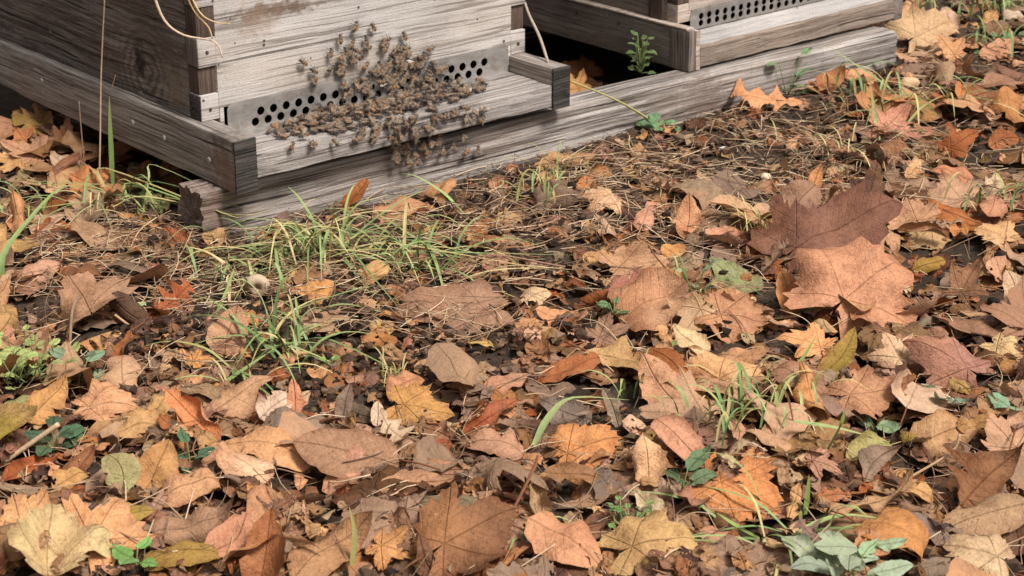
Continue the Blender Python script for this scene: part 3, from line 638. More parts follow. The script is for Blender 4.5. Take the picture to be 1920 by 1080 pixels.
# --- litter: the under-layers nobody could count
g = np.random.default_rng(21); bag = Bag(); placed = 0; tries = 0
while placed < 1150 and tries < 40000:
    tries += 1; px = g.uniform(-260, 2180); py = 1180 - 1230 * g.random() ** .8
    p = gpt(px, py)
    if p[1] > 3.55 or abs(p[0]) > 1.25: continue
    q = toA(p)
    if blocked(p[0], p[1], .012):
        continue
    if g.random() > density(px, py): continue
    if vnoise(p[0], p[1], 15, 71) > .19 and py > 380: continue                  # hollows where no leaf has settled
    Wv, F, ad, cols, info = random_leaf(g, p[0], p[1], small=g.random() < .55, low_dark=True); bag.add(Wv, F, cols, ad); placed += 1
for _ in range(70):                                              # leaves blown in under the first hive's rail
    px = g.uniform(-60, 340); py = g.uniform(222, 345) - .0 * px; p = gpt(px, py); q = toA(p)
    if q[0] > -.012 and q[1] > -.07 and q[1] < 0: continue
    if g.random() < sstep(120, 330, px) * .75: continue
    Wv, F, ad, cols, info = random_leaf(g, p[0], p[1], low_dark=g.random() < .4); bag.add(Wv, F, cols, ad)
n_o = t_o = 0
while n_o < 900 and t_o < 20000:                                  # the bed goes on beyond what the photograph shows
    t_o += 1; x = g.uniform(-1.2, 1.4); y = g.uniform(1.0, 3.5); px, py = proj(A([x, y, 0.]))
    if (-200 < px < 2120 and py < 1150 and py > -20) or blocked(x, y, .012) or g.random() > density(min(1900, max(20, px)), min(1060, max(20, py))): continue
    if toA(A([x, y, 0]))[1] > .45 and toA(A([x, y, 0]))[0] < 1.1: continue
    Wv, F, ad, cols, info = random_leaf(g, x, y, small=g.random() < .4, low_dark=g.random() < .5); bag.add(Wv, F, cols, ad); n_o += 1
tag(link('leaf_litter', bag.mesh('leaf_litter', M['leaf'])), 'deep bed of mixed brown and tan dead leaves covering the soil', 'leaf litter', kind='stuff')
# --- torn scraps
bag = Bag(); g = np.random.default_rng(22)
for _ in range(9500):
    px = g.uniform(-100, 2020); py = 1130 - 1150 * g.random() ** .9; p = gpt(px, py)
    if p[1] > 3.4 or blocked(p[0], p[1], 0) or g.random() > .85 - .5 * density(px, py): continue
    L = .004 + .030 * g.random() ** 1.8; V, F, ad, ed = leaf_shape('broad', L, g.uniform(.4, 1), g, cup=g.normal(0, 1.2), bend=g.normal(0, 1), wr=.06, rip=.12)
    V = V[:]; F = [f for f in F if g.random() > .04]
    n = A([g.normal(0, .4), g.normal(-.1, .4), 1]); n /= np.linalg.norm(n); a = g.uniform(0, 6.28); u = A([math.cos(a), math.sin(a), 0]); u -= n * (u @ n); u /= np.linalg.norm(u)
    Wv = A([p[0], p[1], 0]) + (V[:, :1] - L / 2) * u + V[:, 1:2] * np.cross(n, u) + V[:, 2:] * n
    bag.add(settle(Wv, .25, .004), F, leaf_cols(V, ed, COLS_[g.integers(len(COLS_))], g, L) * g.uniform(.5, 1), ad)
tag(link('leaf_scraps', bag.mesh('leaf_scraps', M['leaf'])), 'crumbled scraps of dead leaf strewn over soil and litter', 'leaf scraps', kind='stuff')
# --- soil crumbs
bag = Bag(); g = np.random.default_rng(23); bm = bmesh.new(); bmesh.ops.create_icosphere(bm, subdivisions=1, radius=1); bm.verts.ensure_lookup_table()
IV = A([v.co[:] for v in bm.verts]); IF = [tuple(v.index for v in f.verts) for f in bm.faces]; bm.free()
for k_ in range(21500):
    px = g.uniform(-60, 1980); py = 1100 - 1110 * g.random() ** .9
    if k_ > 20000: px = g.uniform(0, 420); py = g.uniform(250, 430)
    p = gpt(px, py)
    if blocked(p[0], p[1], -.02) or g.random() < density(px, py) * .75: continue
    r = .0012 + .0060 * g.random() ** 3.5; V = IV * (1 + .3 * g.standard_normal((len(IV), 1))) * r * A([1, 1, .7])
    zz = ground_z(p[0], p[1]); V = V + A([p[0], p[1], max(zz, min(hat(p[0], p[1]), zz + .01)) + r * .2]); bag.add(V, IF, lin(*[(64, 50, 42), (90, 72, 58), (120, 98, 80), (50, 42, 36)][g.integers(4)]) * g.uniform(.7, 1.2))
tag(link('soil_crumbs', bag.mesh('soil_crumbs', M['crumb'], False)), 'loose dark crumbs of soil between the leaves', 'soil crumbs', kind='stuff')

# --- the leaves one can point at: (kind, base px, tip px, width/length, tilt to viewer, curl, colour, own words)
HERO = [
 ('maple', (95, 300), (10, 268), 1.0, 30, dict(bend=.5), 'rosy', 'large rosy tan lobed leaf in the shade under the hive rail'),
 ('maple', (55, 268), (20, 232), 1.0, 40, dict(bend=.9), 'orange', 'orange tan lobed leaf farthest back in the shade under the rail'),
 ('maple', (120, 285), (128, 228), .9, 40, dict(cup=1.), 'tan', 'tan curled lobed leaf close against the shaded rail underside'),
 ('maple', (60, 322), (-20, 300), .9, 30, dict(cup=.6), 'tan', 'tan lobed leaf in the shade nearest the picture edge under the rail'),
 ('oval', (150, 320), (95, 300), .6, 30, dict(bend=.8), 'pale', 'pale buff leaf beside the large rosy leaf under the rail'),
 ('oval', (36, 362), (64, 334), .45, 35, dict(), 'green', 'small faded green oval leaf in front of the shaded rosy leaf'),
 ('oval', (230, 470), (130, 420), .4, 15, dict(bend=-.6), 'mauve', 'narrow rosy mauve leaf lying in straw by the tall dry stalk'),
 ('oval', (310, 400), (270, 370), .7, 20, dict(cup=1.2), 'green', 'yellow green ragged leaf beside the rotten end of the timber'),
 ('oval', (40, 522), (118, 500), .6, 30, dict(cup=-.8), 'rosy', 'rosy oval leaf beneath the long green grass blade'),
 ('broad', (380, 460), (430, 442), .8, 30, dict(bend=1.3, cup=.9), 'ochre', 'crumpled yellow ochre leaf at the splintered plank end'),
 ('oval', (350, 480), (310, 440), .6, 40, dict(bend=1.1), 'rust', 'rust streaked curled leaf among straw below the timber end'),
 ('oak', (272, 585), (356, 520), .75, 40, dict(cup=.8, bend=.7), 'rust', 'rust coloured lobed leaf standing over bare soil'),
 ('oval', (205, 545), (285, 605), .55, 55, dict(cup=-2.2), 'dark', 'dark rust leaf curled into a cup beside the rust lobed leaf'),
 ('broad', (420, 668), (448, 578), .72, 38, dict(cup=.5), 'rosy', 'broad rosy leaf with orange upper half beside the mid grass tuft'),
 ('oval', (450, 590), (485, 610), .6, 30, dict(), 'orange', 'orange leaf tip overlapping the broad rosy leaf'),
 ('oval', (520, 672), (580, 662), .45, 20, dict(bend=-.8), 'tan', 'small tan leaf on bare soil behind the grass tuft'),
 ('maple', (350, 690), (405, 690), .9, 25, dict(cup=.7), 'orange', 'small orange lobed leaf on a pale twig'),
 ('lance', (540, 530), (555, 505), .5, 50, dict(), 'ochre', 'small yellow ochre leaf upright near the snail shell'),
 ('oval', (630, 545), (545, 560), .5, 25, dict(cup=1.), 'orange', 'orange tan leaf lying flat near the snail shell'),
 ('broad', (510, 425), (535, 380), .8, 30, dict(), 'grey', 'grey brown leaf leaning on the timber face'),
 ('oval', (640, 392), (690, 332), .42, 55, dict(fold=.5), 'rust', 'bright rust leaf standing upright against the timber'),
 ('oval', (700, 415), (798, 372), .55, 28, dict(cup=-.6), 'rosy', 'smooth rosy oval leaf close to the timber behind green blades'),
 ('broad', (620, 460), (660, 440), .7, 30, dict(), 'rosy', 'wrinkled rosy leaf in the grass clump'),
 ('oval', (862, 448), (925, 408), .5, 45, dict(bend=1.2), 'rust', 'curled rust leaf with dark edge beside a crumpled cream leaf'),
 ('oak', (915, 420), (980, 412), .6, 35, dict(cup=.8), 'ochre', 'crumpled cream yellow leaf beside the curled rust leaf'),
 ('oval', (672, 525), (730, 492), .7, 25, dict(), 'ochre', 'yellow ochre round leaf under the grass blades'),
 ('oval', (725, 480), (800, 468), .5, 22, dict(), 'rust', 'rusty orange flat leaf crossed by green grass blades'),
 ('oval', (905, 505), (955, 480), .7, 25, dict(), 'rosy', 'rosy squarish leaf beside a coiled straw'),
 ('plane', (960, 585), (735, 578), .62, 24, dict(cup=-.6, bend=-.3), 'mauve', 'very large rosy brown lobed leaf on bare soil in the middle'),
 ('oval', (895, 548), (948, 572), .5, 28, dict(), 'ochre', 'ochre veined oval leaf on top of the very large lobed leaf'),
 ('broad', (978, 568), (1035, 535), .65, 35, dict(), 'pale', 'pale buff leaf with golden middle beside the ochre veined leaf'),
 ('oval', (1005, 590), (1085, 600), .5, 25, dict(cup=.6), 'tan', 'tan torn leaf beyond the tip of the very large leaf'),
 ('lance', (878, 650), (932, 648), .35, 15, dict(), 'ochre', 'thin yellow leaf on bare soil in front of the very large leaf'),
 ('oval', (1000, 322), (1118, 298), .42, 18, dict(cup=.5), 'rosy', 'long rosy leaf flat in straw beside the timber'),
 ('oak', (1512, 212), (1345, 196), .55, 22, dict(cup=.3, bend=-.3), 'tan', 'pale tan wavy lobed leaf before the second hive timber'),
 ('oval', (1515, 180), (1585, 145), .55, 30, dict(bend=.8), 'rust', 'rust crumpled leaf at the foot of the second hive timber'),
 ('oval', (1645, 165), (1570, 150), .5, 35, dict(cup=1.), 'tan', 'tan curled leaf next to the rust crumpled leaf by the timber'),
 ('plane', (1690, 95), (1800, 40), .9, 38, dict(bend=.3), 'pale', 'large pale buff lobed leaf past the end of the timber'),
 ('maple', (1800, 110), (1755, 55), .9, 45, dict(cup=.5), 'tan', 'tan lobed leaf overlapping the large pale buff leaf'),
 ('oval', (1790, 60), (1770, 5), .6, 60, dict(), 'pale', 'pale upright leaf in grass at the far edge'),
 ('oval', (1840, 105), (1900, 70), .5, 25, dict(), 'rosy', 'rosy leaf lying between pale leaves at the far edge'),
 ('oval', (1880, 30), (1935, 48), .6, 30, dict(), 'cream', 'cream leaf at the far edge beside an ochre curled one'),
 ('broad', (1855, 50), (1868, 18), .8, 55, dict(cup=1.4), 'ochre', 'curled golden leaf at the far edge'),
 ('oval', (1715, 165), (1700, 136), .8, 60, dict(), 'tan', 'small tan round leaf propped by the green blade'),
 ('oval', (1475, 280), (1510, 262), .7, 35, dict(cup=.7), 'ochre', 'small ochre leaf in straw behind the dark maple leaf'),
 ('maple', (1620, 250), (1775, 268), .8, 28, dict(cup=.8), 'rosy', 'rosy lobed leaf with holes near the single green blade'),
 ('broad', (1790, 268), (1800, 238), .9, 40, dict(), 'ochre', 'golden round leaf resting on dark rust leaves'),
 ('maple', (1765, 295), (1840, 240), .8, 55, dict(cup=1.), 'rust', 'dark rust lobed leaf under the golden round leaf'),
 ('oval', (1855, 265), (1915, 245), .6, 40, dict(cup=1.6), 'rust', 'rust curled leaf at the edge behind the cream curled leaf'),
 ('broad', (1880, 350), (1850, 305), .7, 50, dict(bend=1.5), 'cream', 'cream curled leaf like a shell'),
 ('oval', (1700, 330), (1725, 290), .5, 45, dict(), 'tan', 'tan leaf leaning over a dark hollow'),
 ('maple', (1620, 400), (1655, 300), .9, 62, dict(cup=-.8), 'dark', 'dark chestnut lobed leaf standing upright'),
 ('oval', (1845, 432), (1738, 382), .42, 28, dict(cup=-.5), 'rust', 'smooth rust orange oval leaf near the dark chestnut leaf'),
 ('plane', (1900, 460), (1830, 420), .9, 25, dict(), 'tan', 'tan lobed leaf at the edge beside the rust oval leaf'),
 ('oval', (1285, 452), (1290, 370), .55, 62, dict(fold=.2), 'tan', 'golden tan pointed leaf standing upright in straw'),
 ('oval', (1200, 440), (1215, 395), .7, 35, dict(), 'rosy', 'rosy torn leaf beside the golden upright leaf'),
 ('oval', (1092, 478), (1158, 498), .6, 26, dict(), 'ochre', 'ochre oval leaf crossed by a dark stalk'),
 ('plane', (1120, 512), (1290, 505), .55, 28, dict(cup=.9), 'rosy', 'long rosy curled leaf beside the ochre oval leaf'),
 ('oval', (1240, 470), (1300, 500), .6, 30, dict(cup=-.8), 'orange', 'orange brown leaf over a dark hollow'),
 ('plane', (1440, 505), (1650, 388), .95, 34, dict(cup=-.5, bend=-.5, wr=.1, rip=.1), 'umber', 'very large brown lobed leaf behind the spotted rosy maple leaf'),
 ('oval', (1465, 415), (1535, 330), .6, 50, dict(fold=.6), 'mauve', 'mauve folded leaf rising behind the very large brown leaf'),
 ('lance', (1515, 395), (1540, 310), .35, 60, dict(cup=1.5), 'orange', 'orange curled leaf edge on the mauve folded leaf'),
 ('plane', (1545, 610), (1705, 445), .95, 40, dict(cup=-.5, bend=-.4, wr=.11, rip=.13), 'rosy', 'very large spotted rosy maple leaf'),
 ('oval', (1430, 555), (1330, 500), .5, 28, dict(cup=.8), 'green', 'yellow green folded leaf beside the ochre upright leaf'),
 ('oval', (1490, 585), (1465, 498), .52, 50, dict(fold=.2), 'orange', 'golden orange veined leaf leaning on the spotted maple leaf'),
 ('oval', (1518, 578), (1528, 512), .48, 58, dict(), 'olive', 'olive oval leaf next to the golden orange veined leaf'),
 ('lance', (1710, 500), (1780, 478), .45, 30, dict(), 'olive', 'olive ragged leaf at the tip of the spotted maple leaf'),
 ('oval', (1910, 605), (1885, 520), .55, 40, dict(), 'pale', 'pale buff oval leaf cut by the picture edge'),
 ('maple', (1790, 560), (1840, 480), .8, 50, dict(cup=1.4), 'brown', 'brown twisted leaf over the dark hollow'),
 ('plane', (1320, 600), (1450, 640), .8, 30, dict(cup=.9), 'rosy', 'rosy crumpled leaf in front of the golden orange leaf'),
 ('oval', (1400, 590), (1340, 560), .6, 35, dict(cup=1.), 'tan', 'tan curled leaf beside the yellow green folded leaf'),
 ('oval', (1330, 680), (1260, 640), .6, 30, dict(), 'pale', 'pale buff leaf behind the smooth rust leaf'),
 ('oval', (1290, 765), (1205, 655), .55, 38, dict(fold=-.2), 'rosy', 'rosy folded leaf beneath the smooth rust leaf'),
 ('oval', (1316, 748), (1212, 638), .36, 42, dict(cup=-.5), 'rust', 'smooth rust orange leaf with pointed tip in the middle'),
 ('maple', (1560, 680), (1460, 640), .8, 25, dict(cup=.5), 'tan', 'tan lobed leaf behind the olive pointed leaf'),
 ('maple', (1700, 700), (1640, 620), .8, 30, dict(cup=-.4), 'pale', 'pale buff lobed leaf beside the olive pointed leaf'),
 ('oval', (1545, 770), (1440, 700), .6, 22, dict(cup=.6), 'mauve', 'mauve flat leaf in front of the olive pointed leaf'),
 ('plane', (1560, 760), (1700, 740), .7, 30, dict(bend=-.5), 'rosy', 'large rosy leaf before the folded tent leaf'),
 ('oval', (1532, 718), (1602, 628), .40, 50, dict(cup=.3), 'olive', 'olive yellow pointed oval leaf propped on buff leaves'),
 ('plane', (1850, 715), (1700, 635), .75, 38, dict(fold=-.5), 'mauve', 'rosy brown leaf folded like a tent'),
 ('maple', (1850, 640), (1930, 700), .9, 25, dict(), 'pale', 'pale spotted lobed leaf at the edge by the tent leaf'),
 ('oval', (1780, 725), (1820, 755), .55, 35, dict(), 'olive', 'small olive leaf under the tent leaf'),
 ('oval', (1690, 862), (1840, 795), .5, 28, dict(cup=-.7), 'tan', 'tan oval leaf with curled rim beside the round green leaf'),
 ('oval', (1800, 955), (1915, 850), .45, 45, dict(cup=2.6), 'brown', 'brown leaf rolled lengthwise'),
 ('oval', (1590, 860), (1680, 815), .5, 25, dict(), 'green', 'faded green leaf beside grass tuft'),
 ('oval', (1620, 905), (1690, 840), .35, 45, dict(cup=1.6), 'grey', 'grey twisted leaf beside the faded green leaf'),
 ('maple', (1500, 870), (1590, 900), .7, 25, dict(cup=.8), 'rosy', 'rosy curled lobed leaf beside the grass tuft'),
 ('plane', (1310, 895), (1490, 965), .75, 30, dict(cup=.4, bend=-.4), 'orange', 'large orange tan torn lobed leaf'),
 ('oval', (1228, 795), (1325, 895), .5, 35, dict(cup=-.5), 'rosy', 'rosy leaf with worm holes beside the buff upright leaf'),
 ('oval', (1216, 925), (1206, 828), .62, 52, dict(cup=.3), 'pale', 'buff oval leaf standing upright'),
 ('plane', (1030, 885), (1170, 835), .8, 34, dict(bend=-.5), 'orange', 'orange lobed leaf with ragged crest'),
 ('oval', (1020, 900), (1130, 905), .4, 30, dict(cup=1.), 'brown', 'brown leaf tucked beneath the ragged orange leaf'),
 ('oval', (1240, 985), (1190, 935), .6, 40, dict(cup=1.2), 'cream', 'cream curled leaf below the buff upright leaf'),
 ('oval', (1160, 800), (1130, 720), .3, 55, dict(cup=1.5), 'grey', 'withered grey leaf hanging in a dark hollow'),
 ('oval', (1110, 790), (1010, 745), .5, 25, dict(cup=1.2), 'grey', 'grey crumpled leaf in the dark hollow'),
 ('lance', (1000, 722), (1140, 668), .3, 30, dict(cup=2.), 'rust', 'long rust leaf rolled like a tube in the middle'),
 ('oval', (900, 735), (990, 705), .5, 25, dict(cup=.8), 'rosy', 'rosy leaf before the long rust rolled leaf'),
 ('maple', (1100, 640), (1200, 610), .7, 35, dict(cup=.8), 'mauve', 'mauve crinkled lobed leaf behind the long rolled leaf'),
 ('oval', (985, 842), (862, 812), .5, 28, dict(cup=-.8), 'rosy', 'rosy leaf with drooping rim before the dark hollow'),
 ('oval', (868, 812), (972, 742), .38, 48, dict(cup=2.4), 'rust', 'rust leaf rolled along its length beside the tan torn leaf'),
 ('plane', (725, 775), (865, 790), .7, 28, dict(cup=-.6), 'orange', 'orange tan torn leaf in front of bare soil'),
 ('oval', (706, 800), (708, 748), .5, 55, dict(cup=.6), 'cream', 'small cream leaf standing at the edge of bare soil'),
 ('oval', (640, 790), (656, 708), .38, 58, dict(fold=.3), 'grey', 'grey mauve pointed leaf upright on bare soil'),
 ('oval', (552, 775), (547, 700), .36, 58, dict(cup=.8), 'tan', 'slim tan leaf standing beside the crumpled cream leaf'),
 ('broad', (488, 805), (548, 762), .85, 42, dict(cup=1.), 'cream', 'crumpled cream leaf in front of bare soil'),
 ('oval', (385, 775), (512, 698), .36, 24, dict(cup=1.4), 'rosy', 'long rosy curled leaf lying toward the grass tuft'),
 ('plane', (130, 780), (275, 775), .55, 22, dict(bend=-.4), 'tan', 'tan torn lobed leaf behind the rolled orange leaf'),
 ('oval', (55, 795), (128, 718), .6, 32, dict(cup=.6), 'orange', 'orange tan leaf by the seedling'),
 ('oval', (68, 742), (-8, 782), .5, 24, dict(), 'green', 'pale yellow green leaf cut by the picture edge'),
 ('broad', (290, 770), (320, 725), .8, 35, dict(), 'ochre', 'yellow ochre leaf behind the rolled orange leaf'),
 ('oval', (215, 835), (352, 828), .45, 25, dict(cup=.5), 'ochre', 'ochre tan leaf in front of the rolled orange leaf'),
 ('oval', (412, 842), (312, 742), .50, 35, dict(cup=3.6), 'orange', 'orange tan leaf rolled into a cone'),
 ('oval', (375, 870), (440, 845), .45, 22, dict(cup=-.6), 'rosy', 'small rosy leaf beside the tip of the rolled cone leaf'),
 ('oval', (0, 905), (110, 870), .4, 24, dict(cup=1.), 'rust', 'rust rosy leaf near the long pale twig'),
 ('oval', (120, 915), (178, 840), .4, 40, dict(fold=.5), 'brown', 'brown folded leaf behind the cream spoon leaf'),
 ('broad', (100, 935), (165, 895), .6, 30, dict(), 'ochre', 'ochre leaf under the brown folded leaf'),
 ('broad', (232, 952), (198, 868), .72, 46, dict(cup=1.0), 'green', 'cream green spoon shaped leaf cupped upward'),
 ('oval', (272, 948), (318, 846), .66, 40, dict(cup=.5), 'ochre', 'large ochre oval leaf with dark patch'),
 ('oval', (290, 960), (430, 905), .5, 24, dict(bend=-.5), 'tan', 'tan leaf beneath the mauve oval leaf'),
 ('plane', (20, 1000), (100, 930), .9, 25, dict(), 'tan', 'pale cracked lobed leaf in the near corner'),
 ('plane', (150, 1075), (250, 940), .85, 28, dict(cup=-.3), 'tan', 'large tan lobed leaf in the near corner'),
 ('oval', (215, 1000), (290, 980), .6, 25, dict(), 'olive', 'olive stained patch of leaf on the large tan lobed leaf'),
 ('oval', (272, 992), (445, 962), .40, 26, dict(cup=-.4), 'mauve', 'smooth mauve oval leaf in the near rows'),
 ('oval', (390, 1050), (462, 965), .7, 32, dict(cup=.4), 'rosy', 'rosy broad leaf under the upright rust leaf'),
 ('oval', (482, 1070), (505, 905), .46, 55, dict(fold=.7), 'rust', 'tall rust leaf folded upright in the near rows'),
 ('oval', (262, 1080), (425, 1052), .5, 24, dict(), 'olive', 'olive yellow mottled leaf at the near edge'),
 ('oval', (545, 1068), (700, 962), .55, 30, dict(cup=-.4), 'mauve', 'smooth mauve leaf with straight midrib in the near rows'),
 ('oval', (600, 935), (755, 895), .45, 24, dict(cup=-.5), 'rosy', 'pale rosy leaf behind the boat shaped leaf'),
 ('maple', (690, 1000), (790, 1040), .9, 28, dict(cup=.4), 'orange', 'orange tan torn leaf beneath the boat shaped leaf'),
 ('oval', (755, 900), (885, 905), .35, 60, dict(cup=.5, bend=-2.4), 'mauve', 'brown leaf arched like a bridge'),
 ('oval', (708, 938), (852, 928), .36, 36, dict(cup=1.6), 'rosy', 'rosy boat shaped leaf with upturned rims'),
 ('plane', (790, 1045), (975, 915), .72, 34, dict(cup=-.3), 'brown', 'large fibrous brown leaf in the near rows'),
 ('oval', (990, 1000), (1130, 1075), .7, 24, dict(cup=-.3), 'rosy', 'large rosy rust leaf at the near edge'),
 ('plane', (1140, 1060), (1330, 1020), .75, 28, dict(cup=-.3), 'tan', 'large pale buff lobed leaf at the near edge'),
 ('oval', (1090, 1000), (1180, 960), .5, 28, dict(cup=.8), 'brown', 'brown spotted leaf behind the large pale lobed leaf'),
 ('oval', (1310, 1000), (1400, 1030), .5, 25, dict(cup=.5), 'rosy', 'rosy leaf beside the pale green leafy plant'),
 ('oval', (1930, 950), (1760, 1000), .5, 26, dict(cup=-.3), 'mauve', 'large rosy mauve leaf at the near right edge'.replace(' right', '')),
 ('plane', (1900, 1075), (1760, 1030), .8, 26, dict(cup=-.2), 'pale', 'pale buff lobed leaf at the near corner past the leafy plant'),
 ('oval', (1680, 930), (1760, 960), .55, 30, dict(cup=.6), 'tan', 'tan leaf beside the brown rolled leaf'),
 ('oval', (748, 862), (548, 816), .62, 36, dict(cup=-.4, wr=.025, rip=.03), 'mauve', 'large smooth rosy mauve oval leaf with pointed tip in the near rows'),
 ('oval', (1045, 175), (1010, 140), .7, 35, dict(cup=.8), 'brown', 'brown curled leaf in the gap close to the short arm of the landing board'),
 ('oval', (1130, 160), (1090, 142), .6, 30, dict(bend=.9), 'tan', 'small tan leaf farther back in the gap between the hives'),
 ('plane', (1120, 150), (1050, 118), .8, 40, dict(cup=.6), 'rust', 'rust leaf deepest in the gap between the hives'),
 ('maple', (1098, 178), (1040, 130), .8, 40, dict(cup=.6), 'orange', 'orange tan leaf in the dark gap between the hives'),
]
seen_marks = []
def hero(kind, b, t, ratio, tilt, df, cname, label, g):
    tl = R(tilt); n = A([0, -math.sin(tl), math.cos(tl)])
    lowp = b if b[1] >= t[1] else t; p0 = gpt(*lowp); p0[2] = hat(p0[0], p0[1]) * .8; p0 = hit(*lowp, p0, A([0, 0, 1.]))
    Bp, Tp = hit(*b, p0, n), hit(*t, p0, n); L = np.linalg.norm(Tp - Bp); u = (Tp - Bp) / L; v = np.cross(n, u)
    d = dict(wr=g.uniform(.05, .09), rip=g.uniform(.05, .1), twist=g.normal(0, .15)); d.update(df)
    if 'smooth' not in label: d['cup'] = d.get('cup', 0) + g.normal(-.25, .5); d['bend'] = d.get('bend', 0) + g.normal(-.25, .4)
    V, F, ad, ed = leaf_shape(kind, L, ratio, g, 'smooth' in label or 'oval leaf' in label, **d); cols = leaf_cols(V, ed, cname, g, L, .12 if 'smooth' in label else .28); F = F if 'smooth' in label or kind in ('oval', 'lance') else nibble(V, F, ed, L, g, .75)
    Wv = Bp + V[:, :1] * u + V[:, 1:2] * v + V[:, 2:] * n
    i, j = hcell(Wv); cl = Wv[:, 2] - H[i, j]; q = np.quantile(cl, .10)
    Wv[:, 2] -= np.clip(q - .001, -.012, .02)
    np.maximum.at(H, (i, j), np.minimum(Wv[:, 2], H[i, j] + .004))
    o = make_leaf_object(Wv, F, ad, cols, dict(kind=kind, L=L, stalk=(Bp if kind != 'maple' else Bp, -u, n), petiole=g.random() < .6 and tilt < 48))
    tag(o, label, 'leaf', 'fallen leaves on the ground'); seen_marks.append((Wv.mean(0), label)); return o
# random individuals first, then the pointed-at ones on top of them
heroC = [gpt((h[1][0] + h[2][0]) / 2, (h[1][1] + h[2][1]) / 2)[:2] for h in HERO]
g = np.random.default_rng(31); rnd = []; tries = 0; NR = 292 - len(HERO)
while len(rnd) < NR and tries < 60000:
    tries += 1; px = g.uniform(-10, 1930); py = 1085 - 1070 * g.random() ** 1.15; p = gpt(px, py)
    if blocked(p[0], p[1], .02) or g.random() > density(px, py) ** 1.3 or p[1] > 3.0: continue
    if min((np.hypot(p[0] - c[0], p[1] - c[1]) for c in heroC)) < .040: continue
    if min(np.hypot(px - (h[1][0] + h[2][0]) / 2, 1.25 * (py - (h[1][1] + h[2][1]) / 2 - 22)) for h in HERO) < 72 * 1.6 / p[1]: continue          # leave the best leaves uncovered
    if rnd and min(np.hypot(p[0] - r_[0][0], p[1] - r_[0][1]) for r_ in rnd) < .03: continue
    Wv, F, ad, cols, info = random_leaf(g, p[0], p[1]); info['petiole'] = g.random() < .45
    o = make_leaf_object(Wv, F, ad, cols, info); rnd.append((p, o, info))
for k_, h in enumerate(HERO): hero(*h, np.random.default_rng(4100 + k_))
# labels of the others: look first, then the nearest leaf or thing one can find
def describe(p, info):
    sz = 'small' if info['L'] < .05 else ('large' if info['L'] > .078 else 'medium sized')
    dd = sorted(((np.hypot(p[0] - m[0][0], p[1] - m[0][1]), m) for m in seen_marks), key=lambda t: t[0])[:4]
    pose = {'flat': 'flat', 'rolled': 'rolled up', 'curled': 'curled', 'folded': 'folded'}[info['pose']]
    outs = []
    for dist, m in dd:
        dy = m[0][1] - p[1]; rel = 'in front of' if dy > .025 else ('behind' if dy < -.025 else 'beside')
        key = m[1].split(' beside ')[0].split(' behind ')[0].split(' in front')[0].split(' near ')[0].split(' with ')[0].split(' at the ')[0].split(' before ')[0].split(' close ')[0].split(' under ')[0].split(' beneath ')[0].split(' in the ')[0].split(' among ')[0].split(' on ')[0].split(' lying ')[0].split(' by ')[0].split(' standing ')[0].split(' leaning ')[0].split(' over ')[0]
        outs.append(f"{sz} {pose} {WORD[info['col']]} {KW[info['kind']]} leaf {rel} the {key}"); outs[-1] = outs[-1] if len(outs[-1].split()) <= 16 else outs[-1].replace('medium sized ', '').replace(' up ', ' ')
    return outs
used = set(l for _, l in seen_marks)
for p, o, info in rnd:
    outs = describe(p, info); lab = next((l for l in outs if l not in used and len(l.split()) <= 16), None)
    if lab is None: lab = next((l for l in outs if len(l.split()) <= 16), ' '.join(outs[0].split()[:16]))
    used.add(lab); tag(o, lab, 'leaf', 'fallen leaves on the ground')

# ------------------------------------------------------------------ straw and needles
bag = Bag(); g = np.random.default_rng(51)
SCOL = [(208, 178, 144), (182, 150, 118), (144, 116, 94), (218, 194, 160), (112, 90, 78), (164, 126, 96)]
def straw_density(px, py):
    d = .05 + .9 * np.exp(-((px - 1200) / 330) ** 2 - ((py - 350) / 110) ** 2) + .75 * np.exp(-((px - 260) / 260) ** 2 - ((py - 480) / 90) ** 2) + .5 * np.exp(-((px - 680) / 220) ** 2 - ((py - 480) / 130) ** 2)
    d += .5 * np.exp(-((px - 1600) / 250) ** 2 - ((py - 280) / 110) ** 2) + .35 * np.exp(-((px - 800) / 250) ** 2 - ((py - 680) / 70) ** 2) + .4 * np.exp(-((px - 1800) / 130) ** 2 - ((py - 170) / 40) ** 2) + .3 * np.exp(-((px - 150) / 200) ** 2 - ((py - 660) / 60) ** 2)
    d -= 1.0 * np.exp(-((px - 690) / 140) ** 2 - ((py - 690) / 50) ** 2) + .5 * np.exp(-((px - 230) / 120) ** 2 - ((py - 630) / 45) ** 2) + .6 * np.exp(-((px - 960) / 80) ** 2 - ((py - 670) / 35) ** 2)
    return d
n_s = 0
while n_s < 5000:
    px = g.uniform(-40, 1960); py = g.uniform(100, 1090); p = gpt(px, py)
    if g.random() > straw_density(px, py) or blocked(p[0], p[1], -.035): continue
    L = g.uniform(.012, .075) * g.uniform(.4, 1); a = g.uniform(0, 6.28); h0 = hat(p[0], p[1]); cv = g.normal(0, .13) * L; d = A([math.cos(a), math.sin(a), 0]); s_ = A([-d[1], d[0], 0])
    lift = abs(g.normal(0, .25)) * L * .5
    P = [A([p[0], p[1], 0]) - d * L / 2, A([p[0], p[1], 0]) + s_ * cv * .5, A([p[0], p[1], 0]) + d * L / 2 + s_ * cv * g.uniform(-.5, .5)]
    if any(blocked(q[0], q[1], -.022) for q in P): continue
    zz = [max(hat(q[0], q[1]), .0) for q in P]; zz = A(zz); zz = np.clip(zz, zz.min(), zz.min() + .02) + .0015
    P[0][2] = zz[0]; P[1][2] = max(zz[1], (zz[0] + zz[2]) / 2) + lift * .5; P[2][2] = zz[2] + lift
    tv, tf = tube(curve_pts(P, 8), g.uniform(.0002, .0006), 4); bag.add(tv, tf, lin(*SCOL[g.integers(6)]) * g.uniform(.7, 1.1)); n_s += 1
